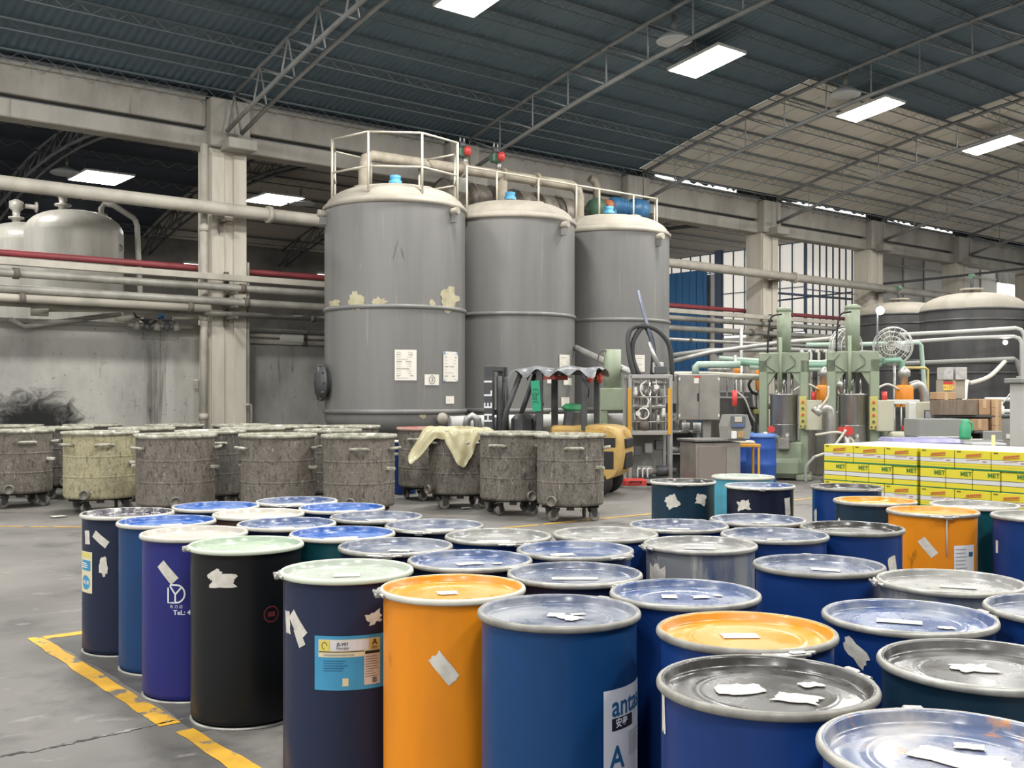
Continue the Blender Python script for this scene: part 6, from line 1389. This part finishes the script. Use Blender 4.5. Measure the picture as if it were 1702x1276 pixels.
# ---- dark dome-topped tanks at the far right
dtank = mat('dark_tank', (.055, .055, .058), .4, c2=(.085, .083, .08), scale=1.2, st=(2, 2, .5))
def dark_tank(u, d, rad, zr, hd, label):
    p = pd(u, VH, d); t = thing('dark_tank', label, 'tank', (p.x, p.y, 0), 0, 'dark dome-topped tanks at the right')
    MB().lathe([(rad, .05), (rad, zr)], 48).build('shell', dtank, t); MB().lathe(dome_prof(rad, zr, hd), 48).build('dome', domem, t)
    for z in (zr - .02, zr - .28, zr - 1.35, zr - 1.6, .8): MB().lathe([(rad, z - .03), (rad + .025, z - .02), (rad + .025, z + .02), (rad, z + .03)], 48).build('hoop', dtank, t)
    MB().lathe([(.2, 0), (.2, .1), (.28, .1), (.28, .15), (0, .15)], 16, (-.25, -.1, zr + hd - .06)).build('manhole', domem, t)
    MB().tube([(-.45, -.2, zr + hd - .1), (-.45, -.2, zr + hd + .35), (-.42, -.2, zr + hd + .4)], .04, 8).build('vent_pipe', steel_d, t); MB().cyl((-.5, -.2, zr + hd + .38), (-.36, -.2, zr + hd + .38), .07, n=10).build('valve', grnv, t)
    return t
dark_tank(1617, 27.0, 1.28, 3.78, .46, 'large dark tank with a dusty dome behind the cardboard boxes')
dark_tank(1497, 31.0, 1.28, 3.95, .40, 'dark tank half hidden behind the fan and the right press')
dark_tank(1818, 26.2, 1.28, 3.85, .46, 'dark tank cut by the right edge')
# pipes in front of the dark tanks
def tubething(name, pts, r, m, label): return tag(MB().tube(spl(pts) if name == 'hose' else pts, r, 8).build(name, m), label, 'pipe')
tubething('steam_pipe', [pd(1495, 556, 25), pd(1600, 551, 25), pd(1688, 545, 25), pd(1697, 548, 25), pd(1702, 556, 25), pd(1703, 610, 25), pd(1703, VH + F * H / 25, 25)], .05, pale_m, 'upper pale pipe crossing in front of the dark tanks')
tubething('steam_pipe', [pd(1510, 568, 24.6), pd(1600, 562, 24.6), pd(1685, 559, 24.6), pd(1694, 562, 24.6), pd(1698, 570, 24.6), pd(1699, VH + F * H / 24.6, 24.6)], .045, pale_m, 'second pale pipe crossing in front of the dark tanks')
tubething('steam_pipe', [pd(1500, 604, 24.8), pd(1600, 600, 24.8), pd(1685, 596, 24.8), pd(1690, 600, 24.8), pd(1702, 640, 24.8), pd(1703, VH + F * H / 24.8, 24.8)], .055, hoseg, 'lower grey pipe crossing in front of the dark tanks')
tubething('steam_pipe', [pd(1340, 573, 22.8), pd(1440, 572, 22.8), pd(1526, 569, 22.8), pd(1531, 574, 22.8), pd(1536, 640, 22.8), pd(1538, VH + F * H / 22.8, 22.8)], .05, mintp, 'pale mint pipe bending down right of the fans')
tubething('steam_pipe', [pd(1470, 600, 22.0), pd(1495, 598, 22), pd(1499, 602, 22), pd(1501, 640, 22), pd(1501, VH + F * H / 22, 22)], .06, greenp, 'green pipe bending down right of the right press')
tubething('gas_pipe', [pd(1500, 611, 21.6), pd(1538, 611, 21.6), pd(1542, 614, 21.6), pd(1542, 660, 21.6), pd(1542, VH + F * H / 21.6, 21.6)], .028, mat('yellow_pipe', (.50, .42, .14), .5), 'thin yellow pipe bending down left of the cardboard pile')
tubething('hose', [pd(1670, 601, 23), pd(1645, 625, 22), pd(1615, 636, 21), pd(1606, 636, 20.2), pd(1603, 668, 19.4)], .045, hosew, 'pale hose sagging from the tank down to the cardboard pile')
# lamps among the pipes
for u_, v_, d_, r_, lb_ in ((1463, 516, 21, .085, 'lit round lamp above the right press'), (1411, 518, 21, .06, 'small lit lamp left of the right press ram'), (1671, 569, 24.55, .055, 'small lit bulb hanging before the large dark tank')):
    t = thing('work_lamp', lb_, 'lamp', pd(u_, v_, d_)); MB().lathe([(0, -r_), (r_ * .7, -r_ * .7), (r_, 0), (r_ * .7, r_ * .7), (0, r_)], 14).build('bulb', mat('bulb_glow', (1, .98, .92), .3, emit=14), t)
    MB().cyl((0, .06, -pd(u_, v_, d_).z if u_ < 1600 else 0), (0, 0.06, r_ * 1.2 if u_ < 1600 else .12), .02, n=6).build('lamp_pole', steel_d, t); MB().box((0, .05, 0), (.06, .08, .06)).build('lamp_socket', steel_d, t)
# ---- fans
fanw = mat('fan_wire', (.60, .60, .56), .4, metal=.3)
def fan(u, v, d, label, yaw):
    p = pd(u, v, d); t = thing('pedestal_fan', label, 'fan', (p.x, p.y, 0), VR + yaw, 'large pedestal fans'); z = p.z; r_ = .40
    for k, (q, y) in enumerate(((1, 0), (.97, -.1), (.97, .1), (.75, -.16), (.75, .16), (.5, -.18), (.5, .16), (.25, -.19))):
        MB().tube([(r_ * q * math.cos(a), y, z + r_ * q * math.sin(a)) for a in [2 * PI * i / 28 for i in range(28)]], .009 if q < 1 else .014, 5, closed=True).build('guard_ring', fanw, t)
    for k in range(18):
        a = 2 * PI * k / 18
        MB().tube([(r_ * q * math.cos(a), y, z + r_ * q * math.sin(a)) for q, y in ((.08, -.19), (.5, -.18), (.97, -.1), (1, 0), (.97, .1), (.5, .16))], .005, 4).build('guard_wire', fanw, t)
    hb = MB().lathe([(0, -.06), (.06, -.05), (.07, .05), (0, .05)], 14, (0, 0, z), axis='Y').build('hub', galv, t)
    for k in range(3):
        a = 2 * PI * k / 3
        MB().grid(lambda s, q: V((math.cos(a + (q - .5) * .9) * (.06 + .29 * s), (q - .5) * .12, z + math.sin(a + (q - .5) * .9) * (.06 + .29 * s))), 4, 4).build('blade', galv, t)
    MB().lathe([(0, .06), (.1, .07), (.11, .3), (.07, .36), (0, .36)], 16, (0, 0, z), axis='Y').build('motor', hoseg, t)
    MB().cyl((0, .2, 0), (0, .2, z - .05), .03, n=8).build('pole', galv, t); MB().lathe([(0, 0), (.26, 0), (.26, .03), (.05, .07), (0, .07)], 20, (0, .2, 0)).build('base', steel_d, t)
fan(1484, 575, 22.2, 'white wire fan right of the right press ram', -.5)
fan(1406, 577, 22.4, 'white wire fan left of the right press ram', .5)
# ---- pipe bundle behind cabinet and presses
for k, (v0, v1, r_, m_) in enumerate(((595, 606, .05, mintp), (601, 611, .07, greenp), (608, 617, .06, mintp))):
    tubething('process_pipe', [pd(1195 + 25 * k, v0, 22.2), pd(1290, (v0 + v1) / 2 + 1, 22.2), pd(1365, v1 - 4, 22.2), pd(1465, v1 - 12, 22.2)], r_, m_, ('upper mint', 'middle green', 'lower mint')[k] + ' pipe running behind the two presses')
tubething('process_pipe', [pd(1112, 622, 21), pd(1175, 622, 21), pd(1280, 628, 21)], .06, hosew, 'pale cream pipe along the top of the stainless cabinet')
tubething('process_pipe', [pd(1156, 622, 20.8), pd(1156, 610, 20.8), pd(1160, 606, 20.8), pd(1180, 606, 20.8), pd(1230, 606, 20.8)], .07, mintp, 'mint pipe with an elbow above the stainless cabinet')
tubething('process_pipe', [pd(1118, 600, 23), pd(1180, 585, 23), pd(1290, 570, 23), pd(1390, 562, 23)], .05, galv, 'galvanised pipe rising to the right behind the left press')
tubething('process_pipe', [pd(1118, 590, 23.4), pd(1180, 582, 23.4), pd(1300, 581, 23.4), pd(1450, 586, 23.4)], .05, hoseg, 'grey pipe behind the left press')
for k in range(6):
    u_ = 1330 + 13 * k
    tubething('riser_pipe', [pd(u_, 585, 22.6), pd(u_ + 3, 583, 22.6), pd(u_ + 5, 587, 22.6), pd(u_ + 5, 655 + F * H / 22.6, 22.6)], .03, pale_l, ordw(k + 1) + ' short pale riser pipe from the left between the presses')['group'] = 'riser pipes between the presses'
tubething('riser_pipe', [pd(1232, 545, 23.2), pd(1232, 655 + F * H / 23.2, 23.2)], .04, galv, 'vertical galvanised pipe behind the cabinet'); tubething('riser_pipe', [pd(1222, 590, 22.0), pd(1222, 655 + F * H / 22, 22.0)], .035, galv, 'short vertical pipe above the mixing vessel')
t = mthing('valve_group', 'small valves and an orange actuator above the stainless cabinet', 'valves', 1196, 21.2, 0, z=zat(625, 21.2))
for k in range(3): MB().lathe([(0, 0), (.06, 0), (.06, .1), (.09, .12), (.09, .16), (.03, .2), (0, .3)], 12, (-.15 + .14 * k, 0, 0)).build('valve', galv, t)
MB().cyl((.35, 0, .02), (.35, 0, .2), .06, n=10).build('orange_actuator', orange_m, t)
kb(t, 'rail', (.1, 0, -.04), (.9, .12, .06), hosew, .005)
tubething('suction_pipe', [pd(957, 578, 22), pd(1000, 598, 21.2), pd(1052, 620, 20.2)], .07, galv, 'slanting galvanised pipe between the rear tank and the dosing machine')
tubething('drain_pipe', [pd(748, 704, 19.6), pd(800, 702, 19.8), pd(1060, 698, 21.0)], .14, pale_m, 'thick pale pipe lying behind the forklift at the foot of the tanks')
tubething('drain_pipe', [pd(775, 709, 18.4), pd(777, 696, 18.4), pd(785, 691, 18.4), pd(793, 696, 18.4), pd(795, 712, 18.4)], .07, galv, 'bent grey pipe loop above the cart with the red rim')
# ================================================================= yellow cartons on pallets
def carton_mat(name, bands):
    m = bpy.data.materials.new(name); m.use_nodes = True; nt = m.node_tree; N = nt.nodes; L = nt.links; b = N['Principled BSDF']; b.inputs['Roughness'].default_value = .45
    tc = N.new('ShaderNodeTexCoord'); sp = N.new('ShaderNodeSeparateXYZ'); L.new(tc.outputs['Object'], sp.inputs[0])
    mr = N.new('ShaderNodeMapRange'); mr.inputs['From Min'].default_value = 0; mr.inputs['From Max'].default_value = .195; L.new(sp.outputs['Z'], mr.inputs['Value'])
    cr = N.new('ShaderNodeValToRGB'); cr.color_ramp.interpolation = 'CONSTANT'; e = cr.color_ramp.elements
    e[0].position = 0; e[0].color = (*bands[0][1], 1); e[1].position = bands[1][0]; e[1].color = (*bands[1][1], 1)
    for p_, c_ in bands[2:]: q = e.new(p_); q.color = (*c_, 1)
    L.new(mr.outputs[0], cr.inputs[0]); L.new(cr.outputs[0], b.inputs['Base Color']); return m
Y_, Wt, K_, G_ = (.66, .56, .03), (.60, .59, .58), (.02, .03, .02), (.03, .20, .07)
cm_l = carton_mat('carton_long', [(0, G_), (.10, Y_), (.19, (.42, .34, .04)), (.215, Y_), (.33, K_), (.345, Wt), (.555, K_), (.575, Y_)])
cm_s = carton_mat('carton_short', [(0, G_), (.06, Y_), (.30, K_), (.325, Wt), (.53, K_), (.56, Y_)])
ctop = mat('carton_top', (.72, .69, .58), .5, c2=(.62, .60, .5), scale=4)
CL, CW, CH = .365, .273, .195
def carton_mesh(dx, dy, m):
    mb = MB().box((0, 0, CH / 2), (dx - .006, dy - .006, CH - .003), bev=.004)
    me = mb.mesh('carton', [m, ctop])
    for p_ in me.polygons:
        if p_.normal.z > .9: p_.material_index = 1
    return me
m_long, m_short = carton_mesh(CW, CL, cm_l), carton_mesh(CL, CW, cm_s)   # long side / short side turned to -x
rprint = mat('red_print', (.50, .10, .03), .5); gprint = mat('green_print', (.05, .17, .03), .5); kprint = mat('black_marks', (.03, .03, .03), .6)
def print_mesh_long():
    mb = MB(); x = -CW / 2 - .0018
    def q(y0, z0, y1, z1, sk, mi): mb.add([(x, -y0, z0), (x, -y1, z0 + sk), (x, -y1, z1 + sk), (x, -y0, z1)], [(0, 1, 2, 3)], False, mi)
    for k in range(8): q(-.06 + .019 * k, .135 + .0022 * k, -.045 + .019 * k, .152 + .0022 * k, .001, 0)
    q(-.07, .123, .09, .130, .012, 0)
    for k in range(2): q(-.155 + .022 * k, .172, -.138 + .022 * k, .182, 0, 1)
    q(-.06, .095, .07, .100, .006, 0); q(.10, .085, .14, .093, .002, 0)
    return mb.mesh('print', [rprint, kprint])
pr_long = print_mesh_long()
mbp = MB(); x_ = -CL / 2 - .0018
text_on(mbp, 'MET', lambda x, y: V((x_, -(x + .075), .155 + y)), .062); pr_short = mbp.mesh('print', gprint)
strap_m = mat('pale_strap', (.50, .55, .15), .4)
woodp = mat('pallet_wood', (.28, .21, .13), .8, c2=(.2, .15, .1), scale=4)
c0 = pd(1369, VH, 11.5)
for s_ in range(2):
    yb = c0.y - s_ * 1.125; xf = c0.x
    pt = thing('pallet', ('wooden pallet under the left stack of yellow cartons', 'wooden pallet under the right stack of yellow cartons')[s_], 'pallet', (xf + .55, yb - .55, 0), 0, 'wooden pallets')
    for k in range(5): MB().box((0, -.5 + .25 * k, .118), (1.1, .13, .022)).build('deck_board', woodp, pt)
    for k in range(3): MB().box((-.48 + .48 * k, 0, .054), (.1, 1.1, .105)).build('bearer', woodp, pt)
    for ly in range(5):
        z = .131 + ly * CH; lng = (4 - ly) % 2 == 0
        nf, nd, wy, wx = (3, 4, CL, CW) if lng else (4, 3, CW, CL)
        for i in range(nf):
            for j in range(nd):
                dj = RND.uniform(-.004, .004) if j else (.012 if (not lng and i == nf - 1) else 0)
                if j == 0:
                    lab = '%s yellow carton from the left in the %s layer of the %s pallet stack' % (ORD[i], ('bottom', 'second lowest', 'middle', 'second highest', 'top')[ly], ('left', 'right')[s_])
                else: lab = '%s carton from the left, %s row back, %s layer of the %s pallet stack' % (ORD[i], ORD[j], ('bottom', 'second lowest', 'middle', 'second highest', 'top')[ly], ('left', 'right')[s_])
                t = thing('yellow_carton', lab, 'carton', (xf + (j + .5) * wx + dj, yb - (i + .5) * wy, z), 0, 'yellow cartons on the pallets' if j == 0 else 'cartons behind the front row of the %s stack' % ('left', 'right')[s_] + (' top' if ly == 4 else ''))
                place(m_long if lng else m_short, 'carton', t)
                if j == 0: place(pr_long if lng else pr_short, 'print', t)
